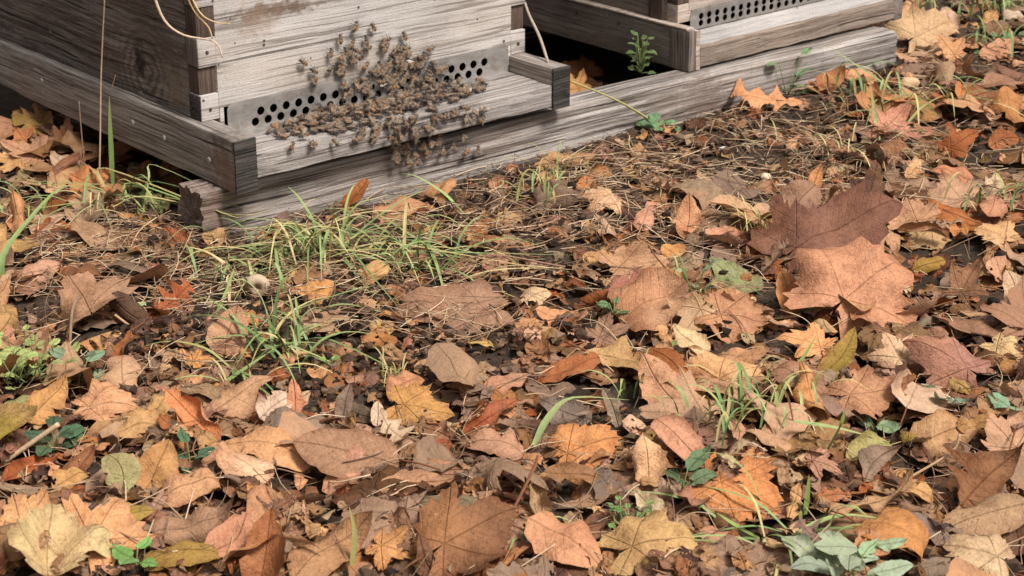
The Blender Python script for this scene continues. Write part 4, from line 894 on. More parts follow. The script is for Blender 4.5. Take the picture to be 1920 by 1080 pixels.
tag(link('dry_straw', bag.mesh('dry_straw', M['straw'])), 'tangle of thin dry straw and needles over the soil', 'straw', kind='stuff')

# ------------------------------------------------------------------ single stalks and twigs one can point at (picture point, depth behind the first)
def stalk(name, pts, r, col, label, cat='stalk', r1=None, y0=None, z0=None, n=18, grp=None):
    p = gpt(*pts[0][:2], z=0) if y0 is None else dpt(pts[0][0], pts[0][1], y0); p[2] = hat(p[0], p[1]) if y0 is None else p[2]
    if y0 is None: p = gpt(*pts[0][:2], z=p[2])
    P = [p] + [dpt(q[0], q[1], p[1] + q[2]) for q in pts[1:]]
    C_ = curve_pts(P, n); b = C_[0].copy(); tv, tf = tube(C_ - b, r, 6, r1); o = link(name, mesh_np(name, tv, tf, M['straw'], np.tile(lin(*col), (len(tv), 1)))); o.location = b
    return tag(o, label, cat, grp)
G1 = 'single dry stalks and twigs'
stalk('dry_stalk', [(186, 350), (188, 250, .0), (190, 130, .01), (197, -20, .02)], .0011, (196, 168, 140), 'tall thin dry stalk rising in front of the hive rail', r1=.0008, grp=G1)
stalk('dry_stalk', [(160, 330), (152, 240, 0), (148, 190, 0)], .0008, (150, 122, 98), 'short brown dry stalk beside the tall one in front of the rail', grp=G1)
stalk('dry_stalk', [(205, 345), (207, 200, 0), (210, 165, .0), (217, 140, 0)], .0009, (180, 150, 112), 'hooked dry stalk tip above the rail', r1=.0006, grp=G1)
yf = float(fromA(-.03, -.012, .12)[1])
stalk('dry_stalk', [(284, -20), (308, 38, .0), (345, 66, .0), (402, 78, -.0), (418, 108, -.005)], .0017, (206, 182, 156), 'long pale dry stem curling past the hive corner joints', y0=yf - .01, r1=.0009, grp=G1)
stalk('dry_stalk', [(345, -20), (365, 22, 0), (390, 50, 0), (398, 72, 0)], .0012, (208, 176, 130), 'short yellow dry stem over the topmost hive corner finger', y0=yf - .012, r1=.0008, grp=G1)
stalk('dry_stalk', [(352, -20), (376, 25, 0), (405, 42, 0), (432, 44, 0)], .0012, (214, 184, 136), 'yellow dry stem bending along the bleached hive front', y0=yf - .014, r1=.0005, grp=G1)
yg = float(fromA(.43, -.07, .05)[1])
stalk('dry_stalk', [(1028, 118), (1012, 70, .03), (992, 28, .06), (984, 5, .08)], .0018, (172, 156, 142), 'pale stem leaning in the dark gap between the hives', y0=yg, grp=G1)
stalk('green_stalk', [(1228, 232), (1200, 213, -.045), (1160, 190, -.09), (1110, 168, -.125), (1070, 152, -.145)], .0017, (176, 168, 108), 'long yellow green stem arching from the small plant toward the hive gap', r1=.001)
stalk('dry_stalk', [(1220, 240), (1340, 242, 0), (1480, 246, 0)], .0010, (206, 168, 124), 'straight straw lying from the small plant across the soil', grp=G1)
stalk('twig', [(1190, 262), (1330, 258, 0), (1460, 258, .0), (1620, 278, -.02)], .0012, (140, 104, 84), 'long thin brown twig lying before the pale oak leaf', 'twig', grp=G1)
stalk('twig', [(130, 660), (136, 580, .02), (150, 555, .05)], .0016, (146, 120, 100), 'pale bent twig standing on the bare soil', 'twig', grp=G1)
stalk('twig', [(215, 590), (290, 645, 0), (365, 685, 0)], .0014, (190, 152, 116), 'long straw coloured twig across the bare soil', 'twig', grp=G1)
stalk('twig', [(10, 865), (60, 830, 0), (110, 795, .0)], .0022, (200, 172, 138), 'thick pale twig in the near corner', 'twig', grp=G1)
stalk('dry_stalk', [(0, 490), (180, 488, 0), (330, 490, 0), (430, 486, 0)], .0008, (186, 158, 132), 'very long thin straw in front of the rotten timber end', grp=G1)
stalk('dry_stalk', [(330, 428), (470, 430, 0), (560, 452, -.01)], .0007, (170, 142, 120), 'thin straw stretched before the splintered plank', grp=G1)
stalk('twig', [(780, 545), (900, 480, .0), (1060, 500, 0)], .0010, (150, 116, 96), 'dark bowed twig behind the very large rosy leaf', 'twig', grp=G1)
stalk('twig', [(960, 470), (1060, 450, 0), (1140, 400, 0)], .0011, (150, 120, 96), 'brown twig pointing at the timber in the straw', 'twig', grp=G1)
stalk('twig', [(1180, 790), (1290, 800, 0), (1420, 815, -.0)], .0014, (190, 140, 106), 'reddish twig by the near grass tuft', 'twig', grp=G1)
stalk('twig', [(1660, 730), (1780, 800, 0), (1880, 830, -.0)], .0010, (150, 112, 88), 'thin twig running past the round green leaf', 'twig', grp=G1)
stalk('twig', [(1680, 910), (1780, 850, .0), (1800, 815, .0)], .0011, (206, 172, 132), 'pale twig before the brown rolled leaf', 'twig', grp=G1)
stalk('twig', [(480, 690), (560, 720, 0), (690, 700, 0)], .0009, (150, 124, 104), 'grey twig on the bare soil patch', 'twig', grp=G1)
stalk('twig', [(1370, 470), (1460, 432, .0), (1560, 430, 0), (1650, 448, 0)], .0012, (120, 84, 68), 'dark twig lying across the very large brown leaf', 'twig', grp=G1)
stalk('twig', [(960, 960), (1000, 880, .0), (1010, 850, .0)], .0012, (170, 120, 90), 'red brown twig between near leaves', 'twig', grp=G1)

# ------------------------------------------------------------------ grass
def blade(bag, P, w, col, fold=.25):
    C_ = curve_pts(P, 12); n = len(C_); T = np.gradient(C_, axis=0); T /= np.linalg.norm(T, axis=1)[:, None] + 1e-9
    side = np.cross(T, A([0, 0, 1.])); side /= np.linalg.norm(side, axis=1)[:, None] + 1e-6; view = A([.9, .2, .1]); m = np.linalg.norm(np.cross(T, A([0, 0, 1.])), axis=1) < .25
    side[m] = view / np.linalg.norm(view); nn = np.cross(side, T); V = []; F = []
    for i in range(n):
        s = i / (n - 1); ww = w * (1 - s ** 2.2) * (.55 + .45 * min(1, s * 4)) + .0002
        V += [C_[i] - side[i] * ww, C_[i] - nn[i] * ww * fold, C_[i] + side[i] * ww]
    for i in range(n - 1):
        for k in range(2): F.append((i * 3 + k, i * 3 + k + 1, i * 3 + k + 4, i * 3 + k + 3))
    s = np.repeat(np.linspace(0, 1, n), 3)[:, None]; c = lin(*col); bag.add(V, F, c * (1 - .25 * s) + s * .25 * lin(190, 180, 110))
GCOL = [(114, 142, 88), (132, 156, 100), (94, 122, 74), (152, 164, 108), (122, 146, 96)]; YCOL = [(190, 176, 120), (176, 160, 110), (150, 152, 92), (200, 176, 130)]
def tuft(px, py, n, ln, label, seed, spread=.02, dry=.25, wid=.0016, name='grass_tuft', grp='grass tufts among the leaves', lean=(0, 0), flat=.6):
    g = np.random.default_rng(seed); p = gpt(px, py); base = A([p[0], p[1], hat(p[0], p[1])]) if True else p; bag = Bag()
    for _ in range(n):
        a = g.uniform(0, 6.28); L = ln * g.uniform(.6, 1.7); o = A([g.normal(0, spread), g.normal(0, spread), 0]); d = A([math.cos(a) + lean[0], math.sin(a) * .8 + lean[1], 0]); e = g.uniform(.3, 1.7) * flat
        P = [o, o + d * L * .25 * e + A([0, 0, L * max(.08, .42 - .16 * e)]), o + d * L * .62 * e + A([0, 0, L * max(.07, .62 - .30 * e)]), o + d * L * e + A([0, 0, L * max(.02, .72 - .62 * e)])]
        for q in P: 
            if toA(base + q)[1] > -.058 and toA(base + q)[0] > -.05 and toA(base + q)[0] < 1.05: q[:2] -= YAv[:2] * (toA(base + q)[1] + .06)
        blade(bag, P, (wid if dry < .8 else wid * .42) * g.uniform(.6, 1.2), (YCOL if g.random() < dry else GCOL)[g.integers(4)])
    o = link(name, bag.mesh(name, M['grass'])); o.location = base; return tag(o, label, 'grass', grp)
tuft(600, 470, 44, .085, 'thick grass clump against the timber below the bees', 1, .024, .3, flat=1.2)
tuft(470, 500, 40, .05, 'low yellow green grass mat in front of the splintered plank', 2, .03, .3, flat=1.2)
tuft(545, 480, 30, .045, 'sprawling grass beside the thick clump', 3, .025, .25, flat=1.3)
tuft(700, 470, 34, .09, 'green grass clump with blades crossing the rosy oval leaf', 4, .025, .3, flat=1.5)
tuft(790, 500, 26, .085, 'loose grass blades near the coiled straw', 5, .025, .3, flat=1.2)
tuft(215, 400, 22, .05, 'grass at the foot of the tall dry stalk', 6, .02, .45, flat=1.3)
tuft(280, 395, 20, .04, 'short grass by the rotten timber end', 7, .02, .4)
tuft(520, 650, 30, .075, 'fresh grass tuft beside the broad rosy leaf', 8, .015, .2, flat=1.0)
tuft(480, 720, 12, .055, 'few grass blades at the tip of the long rosy curled leaf', 9, .012, .2, flat=1.0)
tuft(1400, 850, 34, .05, 'grass tuft growing through near leaves', 10, .022, .3)
tuft(1460, 800, 16, .045, 'thin grass near the reddish twig', 11, .02, .3)
tuft(1210, 735, 14, .04, 'little grass tuft in front of the rosy folded leaf', 12, .01, .15)
tuft(1480, 1040, 22, .06, 'grass beside the pale green leafy plant', 13, .025, .4, flat=1.1)
tuft(1580, 190, 12, .06, 'sparse grass at the foot of the second hive timber', 14, .02, .3)
tuft(1720, 225, 22, .06, 'pale grass on the bare far soil', 15, .035, .4, flat=1.0)
tuft(1850, 395, 14, .04, 'thin grass by the shell shaped leaf', 16, .02, .35)
tuft(1730, 25, 30, .06, 'green grass behind the pale leaves past the timber end', 17, .04, .2)
tuft(1890, 15, 34, .07, 'tall green grass at the far edge', 18, .03, .1)
tuft(1870, 110, 14, .05, 'short green grass between far leaves', 19, .02, .1)
tuft(1020, 375, 12, .05, 'thin grass blades standing in straw', 20, .012, .35)
tuft(1290, 565, 10, .05, 'few blades between rosy leaves', 21, .012, .2)
tuft(60, 400, 12, .055, 'short grass near the shaded leaves', 22, .02, .4)
tuft(980, 1030, 10, .03, 'tiny grass sprout beside the fibrous brown leaf', 23, .006, .2)
tuft(740, 690, 14, .04, 'dry straw tuft on bare soil', 24, .004, .95)
tuft(1040, 330, 16, .05, 'dry grass tuft beside the long rosy leaf', 25, .012, .85)
tuft(1420, 450, 22, .045, 'dry tangled grass behind the ochre leaves', 26, .008, .95)
tuft(1570, 300, 20, .045, 'dry grass around the mauve folded leaf', 27, .03, .9)
def single_blade(pts, w, col, label, y0=None):
    p = gpt(*pts[0][:2]); p = gpt(pts[0][0], pts[0][1], z=hat(p[0], p[1])); P = [p] + [dpt(q[0], q[1], p[1] + q[2]) for q in pts[1:]]; b = P[0].copy(); bag = Bag(); blade(bag, [q - b for q in P], w, col)
    o = link('grass_shoot', bag.mesh('grass_shoot', M['grass'])); o.location = b; tag(o, label, 'grass', 'single grass shoots')
single_blade([(12, 540), (5, 480, .0), (60, 405, .05), (120, 350, .1), (210, 345, .12)], .0034, (128, 150, 96), 'broad green blade bending over at the shaded corner')
single_blade([(0, 555), (60, 525, .02), (120, 508, .04), (185, 494, .06)], .0034, (134, 158, 96), 'broad green blade lying over the rosy oval leaf')
single_blade([(212, 350), (208, 270, 0), (206, 220, 0), (205, 180, 0)], .0028, (124, 150, 84), 'short upright green blade before the hive rail')
single_blade([(700, 420), (770, 460, -.03), (830, 505, -.06)], .0026, (132, 152, 96), 'green blade slanting across the rusty flat leaf')
single_blade([(830, 480), (770, 440, .02), (700, 395, .05)], .0024, (128, 148, 92), 'green blade leaning back toward the smooth rosy leaf')
single_blade([(870, 400), (830, 360, .02), (780, 330, .04), (750, 325, .05)], .0022, (146, 166, 108), 'green blade arching before the hanging bees')
single_blade([(570, 330), (568, 290, .0), (567, 262, .0)], .0018, (120, 142, 80), 'upright green sprig in front of the landing board')
single_blade([(395, 735), (460, 690, .03), (520, 650, .06)], .0028, (124, 146, 90), 'green blade lying along the long rosy curled leaf')
single_blade([(405, 590), (425, 545, .02), (440, 500, .04)], .0020, (134, 154, 92), 'thin upright green blade by the broad rosy leaf')
single_blade([(560, 600), (640, 570, .02), (735, 590, .01)], .0024, (126, 148, 92), 'green blade reaching toward the very large rosy leaf')
single_blade([(640, 470), (690, 420, .01), (760, 372, .03), (812, 352, .05)], .0026, (138, 158, 104), 'long pale green blade rising over the smooth rosy leaf')
single_blade([(602, 480), (590, 420, .0), (562, 372, .01), (540, 350, .02)], .0022, (126, 150, 92), 'green blade leaning toward the timber from the thick clump')
single_blade([(655, 500), (640, 440, .0), (668, 385, .01), (700, 372, .02)], .0026, (142, 162, 106), 'green blade bending beside the upright rust leaf')
single_blade([(705, 520), (745, 470, .0), (800, 452, .01), (862, 472, -.01)], .0026, (134, 156, 100), 'drooping green blade over the yellow ochre round leaf')
single_blade([(420, 520), (490, 492, .01), (560, 470, .02), (640, 462, .02)], .0022, (150, 166, 106), 'long yellow green blade lying along the grass mat')
single_blade([(300, 372), (262, 350, .01), (215, 352, .02), (170, 375, .01)], .0026, (140, 162, 100), 'green blade hooked over by the dry stalks')
single_blade([(560, 690), (600, 640, .01), (650, 622, .02), (712, 628, .01)], .0024, (130, 152, 96), 'arched green blade over bare soil by the grass tuft')
single_blade([(1000, 835), (1030, 780, .02), (1075, 745, .05), (1180, 750, .05)], .0034, (140, 154, 104), 'bent green blade over the dark hollow')
single_blade([(1250, 660), (1300, 600, .04), (1345, 545, .08)], .0026, (108, 132, 78), 'dark green blade slanting over rosy leaves')
single_blade([(1545, 855), (1575, 800, .0), (1585, 765, .0)], .0028, (126, 152, 74), 'upright green blade by the faded green leaf')
single_blade([(1400, 800), (1330, 803, 0), (1270, 795, 0)], .0026, (120, 142, 84), 'green blade lying along the reddish twig')
single_blade([(1490, 790), (1560, 800, .0), (1640, 820, .0)], .0036, (150, 164, 110), 'broad pale blade before the mauve flat leaf')
single_blade([(1470, 730), (1500, 680, .02), (1530, 630, .04)], .0026, (120, 144, 84), 'green blade beside the olive pointed leaf')
single_blade([(1650, 262), (1640, 210, .0), (1632, 155, .0)], .0030, (166, 172, 112), 'single pale green blade standing on the far soil')
single_blade([(1690, 185), (1655, 155, .01), (1600, 118, .03), (1545, 80, .06)], .0032, (116, 142, 88), 'green blade crossing the second hive timber')
single_blade([(1605, 140), (1650, 115, .0), (1690, 125, .0)], .0026, (120, 150, 92), 'bent green blade near the end of the timber')
single_blade([(1690, 245), (1730, 200, .02), (1770, 178, .04)], .0022, (170, 172, 116), 'pale blade leaning over the far soil')
single_blade([(1430, 1060), (1520, 985, .03), (1600, 965, .05), (1700, 985, .05)], .0030, (146, 164, 104), 'arching pale blade over the leafy plant')
single_blade([(1425, 1010), (1380, 985, 0), (1345, 962, .01)], .0032, (122, 148, 76), 'short green blade before the orange torn leaf')
single_blade([(1510, 965), (1515, 920, 0), (1517, 890, 0)], .0022, (128, 152, 84), 'upright green blade beside the orange torn leaf')
single_blade([(660, 1060), (665, 1000, .0), (655, 950, .0)], .0022, (170, 164, 104), 'yellow green shoot on the smooth mauve leaf')

# ------------------------------------------------------------------ small plants: stem plus leaves
def plant(px, py, label, seed, n=7, ln=.016, stem=.02, col=(108, 142, 88), ratio=.6, spread=1.0, kind='oval', name='seedling', z_up=.5, wide=0.0, at=None):
    g = np.random.default_rng(seed); p = gpt(px, py); p = gpt(px, py, z=hat(p[0], p[1])) if at is None else at; root = empty(name, tuple(p)); tag(root, label, 'plant', 'small green plants')
    sb = Bag(); lb = []
    for k in range(n):
        a = 2.4 * k + g.uniform(-.4, .4); hgt = stem * (k + 1) / n; off = A([g.normal(0, wide), g.normal(0, wide), 0])
        tip = off + A([math.cos(a), math.sin(a), 0]) * stem * .35 * spread + A([0, 0, hgt]); tv, tf = tube(curve_pts([off * .6, (off * .8 + tip * .5) / 1.15, tip], 6), .0007, 5, .0005); sb.add(tv, tf, lin(120, 130, 80))
        L = ln * g.uniform(.7, 1.15); u = A([math.cos(a), math.sin(a), g.uniform(-.1, 1) * z_up]); u /= np.linalg.norm(u); nn = A([0, -.35, 1.]) - u * (A([0, -.35, 1.]) @ u); nn /= np.linalg.norm(nn); v = np.cross(nn, u)
        V, F, ad, ed = leaf_shape(kind, L, ratio, g, cup=g.uniform(.2, .8), bend=g.normal(-.4, .3), wr=.02, rip=.03); Wv = tip + V[:, :1] * u + V[:, 1:2] * v + V[:, 2:] * nn
        c = lin(*col) * g.uniform(.8, 1.2) * (1 + .06 * g.standard_normal(3)); lb.append((Wv, F, np.tile(c, (len(V), 1)), ad))
    link('stem', sb.mesh('stem', M['grass']), root)
    for Wv, F, c, ad in lb: link('leaf', mesh_np('leaf', Wv, F, M['green'], c, ad), root)
    return root
plant(1235, 248, 'small round leaved green plant at the start of the long yellow stem', 1, 8, .022, .016, (112, 146, 96), .75, kind='broad')
plant(1475, 180, 'green leafy sprig growing against the second hive timber', 2, 9, .022, .055, (112, 142, 92), .6)
plant(1205, 132, 'slender green plant standing beside the second hive rail', 3, 24, .013, .052, (112, 136, 74), .5, .45, at=fromB(-.018, .068, -.012))
plant(45, 705, 'bushy bright yellow green weed on bare soil', 4, 64, .0115, .028, (166, 176, 92), .8, 1.2, 'broad', wide=.02)
plant(150, 720, 'pale green seedling with a drooping lobed leaf', 5, 6, .02, .03, (136, 158, 118), .7)
plant(1525, 590, 'pale green seedling between the olive leaf and the spotted maple leaf', 6, 7, .02, .03, (142, 164, 110), .5)
plant(1300, 555, 'young pale green sprout among rosy leaves', 7, 6, .016, .035, (150, 164, 116), .5)
plant(360, 890, 'dark green seedling beside the large ochre leaf', 8, 7, .02, .025, (84, 122, 80), .55)
plant(100, 845, 'dark green plant beside the thick pale twig', 9, 7, .022, .02, (74, 100, 66), .6)
plant(1185, 985, 'tiny green plant in front of the cream curled leaf', 10, 16, .008, .02, (118, 150, 72), .7, wide=.006)
plant(255, 1060, 'bright green three leaved sprout at the near edge', 11, 4, .018, .012, (116, 164, 70), .7)
plant(1762, 765, 'round grey green leaf on a short stem under the tent leaf', 12, 3, .026, .012, (128, 152, 124), .75, kind='broad')
plant(1640, 812, 'grey green two leaved sprout by the broad pale blade', 13, 3, .026, .01, (136, 156, 112), .7)
plant(1280, 915, 'dark green leaves under the leaf with worm holes', 14, 4, .024, .014, (100, 122, 80), .5)
plant(620, 690, 'tiny yellow green sprout on the bare soil patch', 15, 6, .008, .01, (150, 178, 84), .8)
plant(255, 590, 'tiny pale sprout inside the dark cupped leaf', 16, 5, .008, .012, (160, 176, 120), .8)
plant(1590, 1075, 'large pale green leafy plant at the near edge', 17, 16, .030, .018, (172, 186, 148), .5, 1.5, 'oval', name='leafy_plant', z_up=.5, wide=.012)
plant(1900, 100, 'green bushy weed at the far edge', 18, 14, .024, .03, (112, 138, 88), .7, wide=.02)
plant(1900, 780, 'pale green leaf rising between leaves at the edge', 19, 3, .024, .012, (130, 156, 116), .6)
plant(1150, 590, 'tiny green sprout behind the mauve crinkled leaf', 20, 5, .012, .012, (96, 128, 72), .5)

# ------------------------------------------------------------------ stones and a shell
def stone(px, py, r, sq, col, label, seed, name='pebble', cat='pebble'):
    p = gpt(px, py); p = gpt(px, py, z=hat(p[0], p[1])); bm = bmesh.new(); bmesh.ops.create_icosphere(bm, subdivisions=3, radius=r)
    for v in bm.verts: v.co = Vector((v.co.x * sq[0], v.co.y * sq[1], v.co.z * sq[2])) * (1 + .16 * mnoise.noise(v.co * (1.6 / r) + Vector((seed, 0, 0))))
    V = A([v.co[:] for v in bm.verts]); F = [tuple(v.index for v in f.verts) for f in bm.faces]; bm.free()
    o = link(name, mesh_np(name, V, F, M['stone'], np.tile(lin(*col), (len(V), 1)))); o.location = (p[0], p[1], p[2] + r * sq[2] * .6); tag(o, label, cat)
stone(1357, 283, .0062, (1.1, .8, .55), (204, 197, 190), 'small white pebble in the straw', 1)
stone(1705, 165, .012, (1.2, 1, .8), (206, 172, 136), 'tan rounded pebble near the end of the timber', 2)
stone(1436, 335, .006, (1, .8, .7), (226, 204, 178), 'small cream pebble beside the mauve folded leaf', 5)
def snail(px, py):
    p = gpt(px, py); p = gpt(px, py, z=hat(p[0], p[1])); root = empty('snail_shell', tuple(p)); tag(root, 'small pale snail shell among straw in front of the splintered plank', 'shell')
    P = []; rad = []
    for k in range(60):
        t = k / 59; th = t * 2.4 * 2 * math.pi; rr = .0018 + .0062 * t; P.append((rr * math.cos(th), -.0035 * t, .0085 + rr * math.sin(th))); rad.append(.0012 + .0048 * t)
    P = A(P); V = []; F = []; n = 10
    T = np.gradient(P, axis=0); T /= np.linalg.norm(T, axis=1)[:, None]
    for i in range(60):
        a = np.cross(T[i], A([0, 1., 0])); a /= np.linalg.norm(a); b = np.cross(T[i], a)
        for k in range(n): t = 2 * math.pi * k / n; V.append(P[i] + rad[i] * (math.cos(t) * a + math.sin(t) * b))
    for i in range(59):
        for k in range(n): k2 = (k + 1) % n; F.append((i * n + k, i * n + k2, (i + 1) * n + k2, (i + 1) * n + k))
    V = A(V); c = np.tile(lin(186, 164, 138), (len(V), 1)); link('shell', mesh_np('shell', V, F, M['stone'], c), root)
snail(485, 550)

# ------------------------------------------------------------------ honeybees
def bee_mats():
    m, nt, ns, ls, bs = newmat('bee_body'); at = nd(ns, 'ShaderNodeVertexColor', layer_name='Col'); oi = ns.new('ShaderNodeObjectInfo')
    r = ramp(ns, [(0, (.6, .57, .55)), (1, (1.35, 1.25, 1.15))]); ls.new(oi.outputs['Random'], r.inputs[0]); ls.new(mixc(ns, ls, 1, at.outputs['Color'], r.outputs[0], 'MULTIPLY'), bs.inputs['Base Color'])
    bs.inputs['Roughness'].default_value = .55; bs.inputs['Sheen Weight'].default_value = .3
    w, nt, ns, ls, bs = newmat('bee_wing'); bs.inputs['Base Color'].default_value = (.42, .34, .25, 1); bs.inputs['Roughness'].default_value = .18; bs.inputs['Alpha'].default_value = .26
    return [m, w]
BM = bee_mats()
def bee_mesh(seed):
    """honeybee, head to +x, belly at z=0; one continuous body with six legs, wings laid back"""
    g = np.random.default_rng(seed); V = []; F = []; C = []; MI = []
    # body profile: (x, radius, z-centre, colour)
    blk = lin(44, 34, 28); amb = lin(150, 100, 48); tanf = lin(116, 88, 58); brn = lin(74, 54, 38)
    prof = [(-.0066, .0002, .0030, blk), (-.0062, .0008, .0030, blk), (-.0054, .0015, .0031, blk), (-.0047, .0019, .0032, amb), (-.0042, .0021, .0033, blk), (-.0036, .0023, .0034, amb), (-.0030, .0024, .0035, blk), (-.0024, .0024, .0036, amb),
            (-.0018, .0023, .0037, brn), (-.0011, .0019, .0038, amb), (-.0004, .0010, .0040, blk), (.0000, .0011, .0041, brn), (.0007, .0019, .0042, tanf), (.0015, .0022, .0043, tanf), (.0024, .0021, .0043, tanf), (.0031, .0014, .0041, brn), (.0035, .0009, .0039, blk),
            (.0039, .0013, .0037, blk), (.0044, .0017, .0035, brn), (.0050, .0016, .0033, blk), (.0055, .0010, .0030, blk), (.0058, .0003, .0028, blk)]
    n = 12; droop = g.uniform(-.0006, .0006)
    for (x, r, zc, c) in prof:
        for k in range(n): t = 2 * math.pi * k / n; V.append((x, r * math.cos(t) * 1.05, zc + (droop if x < 0 else 0) * abs(x) / .006 + r * math.sin(t))); C.append(c)
    for i in range(len(prof) - 1):
        for k in range(n): k2 = (k + 1) % n; F.append((i * n + k, i * n + k2, (i + 1) * n + k2, (i + 1) * n + k)); MI.append(0)
    def add(tv, tf, c, mi):
        b = len(V); V.extend(map(tuple, tv)); C.extend([c] * len(tv)); F.extend([tuple(i + b for i in f) for f in tf]); MI.extend([mi] * len(tf))
    for s in (-1, 1):
        for (x0, x1, x2, rch) in ((.0022, .0042, .0056, .0040), (.0012, .0012, .0014, .0050), (.0004, -.0018, -.0042, .0048)):
            j = g.normal(0, .0005, 3); P = [A([x0, s * .0012, .0032]), A([x1 + j[0], s * rch * .7, .0040]), A([x2 + j[1], s * rch, .0012]), A([x2 * 1.12 + j[2], s * rch * 1.12, .0001])]
            tv, tf = tube(P, .00034, 5, .00016); add(tv, tf, blk, 0)
        P = [A([.0054, s * .0005, .0040]), A([.0066, s * .0012, .0048]), A([.0078, s * .0020, .0038])]; tv, tf = tube(P, .00016, 4, .00013); add(tv, tf, blk, 0)
        for (ln, wd, ang, zz, x0) in ((.0088, .0029, g.uniform(.12, .75), .0060, .0016), (.0062, .0021, g.uniform(.3, .95), .0057, .0008)):
            d = A([-math.cos(ang), s * math.sin(ang), -.08]); sd = A([-d[1], d[0], .12 * s]); wv = []
            for u in np.linspace(0, 1, 7):
                w_ = wd * .5 * (math.sin(math.pi * min(1, u * .93 + .04) ** 1.25)) ** .7 + .0002; c0 = A([x0, s * .0009, zz]) + d * ln * u; wv += [c0 - sd * w_, c0 + sd * w_]
            add(wv, [(2 * i, 2 * i + 1, 2 * i + 3, 2 * i + 2) for i in range(6)], amb, 1)
    return mesh_np('honeybee', A(V), F, BM, A(C), None, True, MI)
BEES = [bee_mesh(k) for k in range(5)]
g = np.random.default_rng(77); spots = []
def on_hive(px, py):
    """which timber face the line of sight meets first"""
    n = -YAv; P = hit(px, py, fromA(0, -.0815, 0), n); q = toA(P)
    if -.029 + ZO < q[2] < -.004 + ZO and -.01 < q[0] < .395: return P, n, 'edge'
    P = hit(px, py, fromA(0, 0, -.0055 + ZO), Zv); q = toA(P)
    if -.079 < q[1] < -.003 and -.01 < q[0] < .395: return P, Zv, 'board'
    P = hit(px, py, fromA(0, -.0028, 0), n); q = toA(P)
    if q[2] > -.003 + ZO: return P, n, 'wall'
    P = hit(px, py, fromA(0, -.064, 0), n); return P, n, 'timber'
WALL = [(663, 48, 1.2), (697, 50, 2.2), (635, 72, 1.6), (657, 80, 1.1), (683, 75, 1.7), (617, 98, 1.5), (566, 116, 2.5), (586, 132, 2.6), (805, 90, .2), (790, 105, 1.4), (755, 92, 1.6), (655, 98, 1.3), (720, 88, 1.0), (775, 118, 1.7)]
mass = []
def put_bee(px, py, a=None, layer=0, label=None, under=False):
    P, n, where = on_hive(px, py); q = toA(P)
    if where == 'timber' and q[2] < -.07: return
    if where == 'edge' and g.random() < .4: n = n * .7 + Zv * .5; n /= np.linalg.norm(n)
    if layer: P = P + n * .0045 * layer; n = n + .55 * g.standard_normal(3); n /= np.linalg.norm(n)
    a = g.uniform(0, 6.28) if a is None else a
    t1 = XA - n * (XA @ n); t1 /= np.linalg.norm(t1); t2 = np.cross(n, t1); f = t1 * math.cos(a) + t2 * math.sin(a); s = np.cross(n, f)
    sc = g.uniform(.92, 1.12); k_ = g.integers(len(BEES))
    if under: mass.append((k_, P, f * sc, s * sc, n * sc)); return
    o = link('honeybee', BEES[k_])
    o.matrix_world = Matrix(((f[0] * sc, s[0] * sc, n[0] * sc, P[0]), (f[1] * sc, s[1] * sc, n[1] * sc, P[1]), (f[2] * sc, s[2] * sc, n[2] * sc, P[2]), (0, 0, 0, 1)))
    lab = label or {'wall': 'honeybee crowded in the dense patch on the hive front and entrance strip', 'board': 'honeybee crowded in the dense mass on the landing board', 'edge': 'honeybee hanging on the front edge of the landing board', 'timber': 'honeybee clinging to the timber face below the landing board'}[where]
    tag(o, lab, 'bee', 'honeybees at the hive entrance')
WL = ['uppermost honeybee on the bleached hive front', 'honeybee high on the hive front facing the uppermost bee', 'honeybee on the hive front under the uppermost bee', 'honeybee on the hive front above the dense patch, head up', 'honeybee walking up just below the two high bees',
      'honeybee apart from the patch near a dark speck on the hive front', 'outermost of two honeybees resting together on the bare hive front', 'lower of two honeybees resting together on the bare hive front', 'honeybee lying crosswise on the hive front beside the patch', 'honeybee below the crosswise one on the hive front',
      'honeybee at the upper rim of the dense patch', 'honeybee between the pair and the dense patch', 'honeybee at the peak of the dense patch', 'honeybee at the outer rim of the patch above the steel strip']
for (x, y, a), l in zip(WALL, WL): put_bee(x, y, a, 0, l)
for k in range(150):
    q = g.random()
    if q < .28: put_bee(g.normal(730, 62), g.normal(148, 26), under=True)
    elif q < .90: t = g.random(); put_bee(505 + 400 * t, 250 - 84 * t + g.uniform(-14, 26) * (.35 + math.sin(math.pi * min(1, t * 1.05))), under=True)
    else: put_bee(g.normal(760, 45), g.normal(240, 20), under=True)
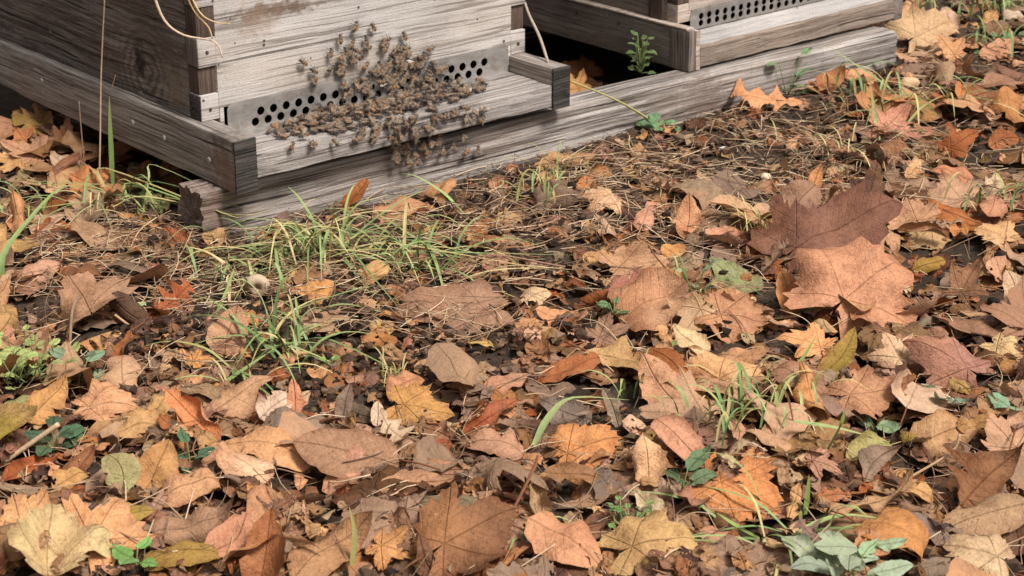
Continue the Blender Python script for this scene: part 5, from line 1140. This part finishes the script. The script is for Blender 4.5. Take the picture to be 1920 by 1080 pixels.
vs, fs, cs, ms, b0 = [], [], [], [], 0
BD = []
for me in BEES:
    v = np.zeros(len(me.vertices) * 3); me.vertices.foreach_get('co', v); c = np.zeros(len(me.vertices) * 4); me.color_attributes['Col'].data.foreach_get('color', c)
    BD.append((v.reshape(-1, 3), [tuple(p.vertices) for p in me.polygons], c.reshape(-1, 4)[:, :3], [p.material_index for p in me.polygons]))
for k_, P, f, s, n in mass:
    v, F, c, mi = BD[k_]; vs.append(P + v[:, :1] * f + v[:, 1:2] * s + v[:, 2:] * n); fs += [tuple(i + b0 for i in q) for q in F]; cs.append(c * g.uniform(.6, 1.15)); ms += mi; b0 += len(v)
tag(link('honeybee_mass', mesh_np('honeybee_mass', np.concatenate(vs), fs, BM, np.concatenate(cs), None, True, ms)), 'under layer of the honeybee mass round the hive entrance', 'bees', kind='stuff')
for _ in range(60): put_bee(g.normal(730, 56), g.normal(138, 28), layer=int(g.random() < .3))
for k in range(142):
    t = g.beta(1.25, 1.35); x = 520 + 395 * t + g.normal(0, 8); y = 252 - 84 * t + abs(g.normal(0, 1)) * 22 * math.sin(math.pi * (.12 + .80 * t)) - 12; put_bee(x, y, layer=int(g.random() < .45) + int(g.random() < .12))
for _ in range(34): put_bee(g.normal(745, 84), g.normal(214, 22), layer=int(g.random() < .5) + int(g.random() < .2))
for _ in range(20): put_bee(g.normal(768, 36), g.normal(252, 18), layer=int(g.random() < .5))
for x, y in ((870, 285), (845, 272), (893, 280), (815, 268), (800, 285), (780, 300), (765, 305), (740, 300), (760, 285), (790, 275), (735, 285), (825, 285), (900, 222), (665, 260), (545, 275), (585, 268), (530, 262)): put_bee(x, y)
# bees at the second hive
for (x, y, l) in ((1480, 14, 'honeybee at the steel strip of the second hive'), (1492, 20, 'honeybee on the sloping board of the second hive beside another')):
    P = hit(x, y, fromB(0, .012, .036), Zv); o = link('honeybee', BEES[0]); o.location = P; o.rotation_euler = (0, 0, g.uniform(0, 6)); tag(o, l, 'bee', 'honeybees at the hive entrance')
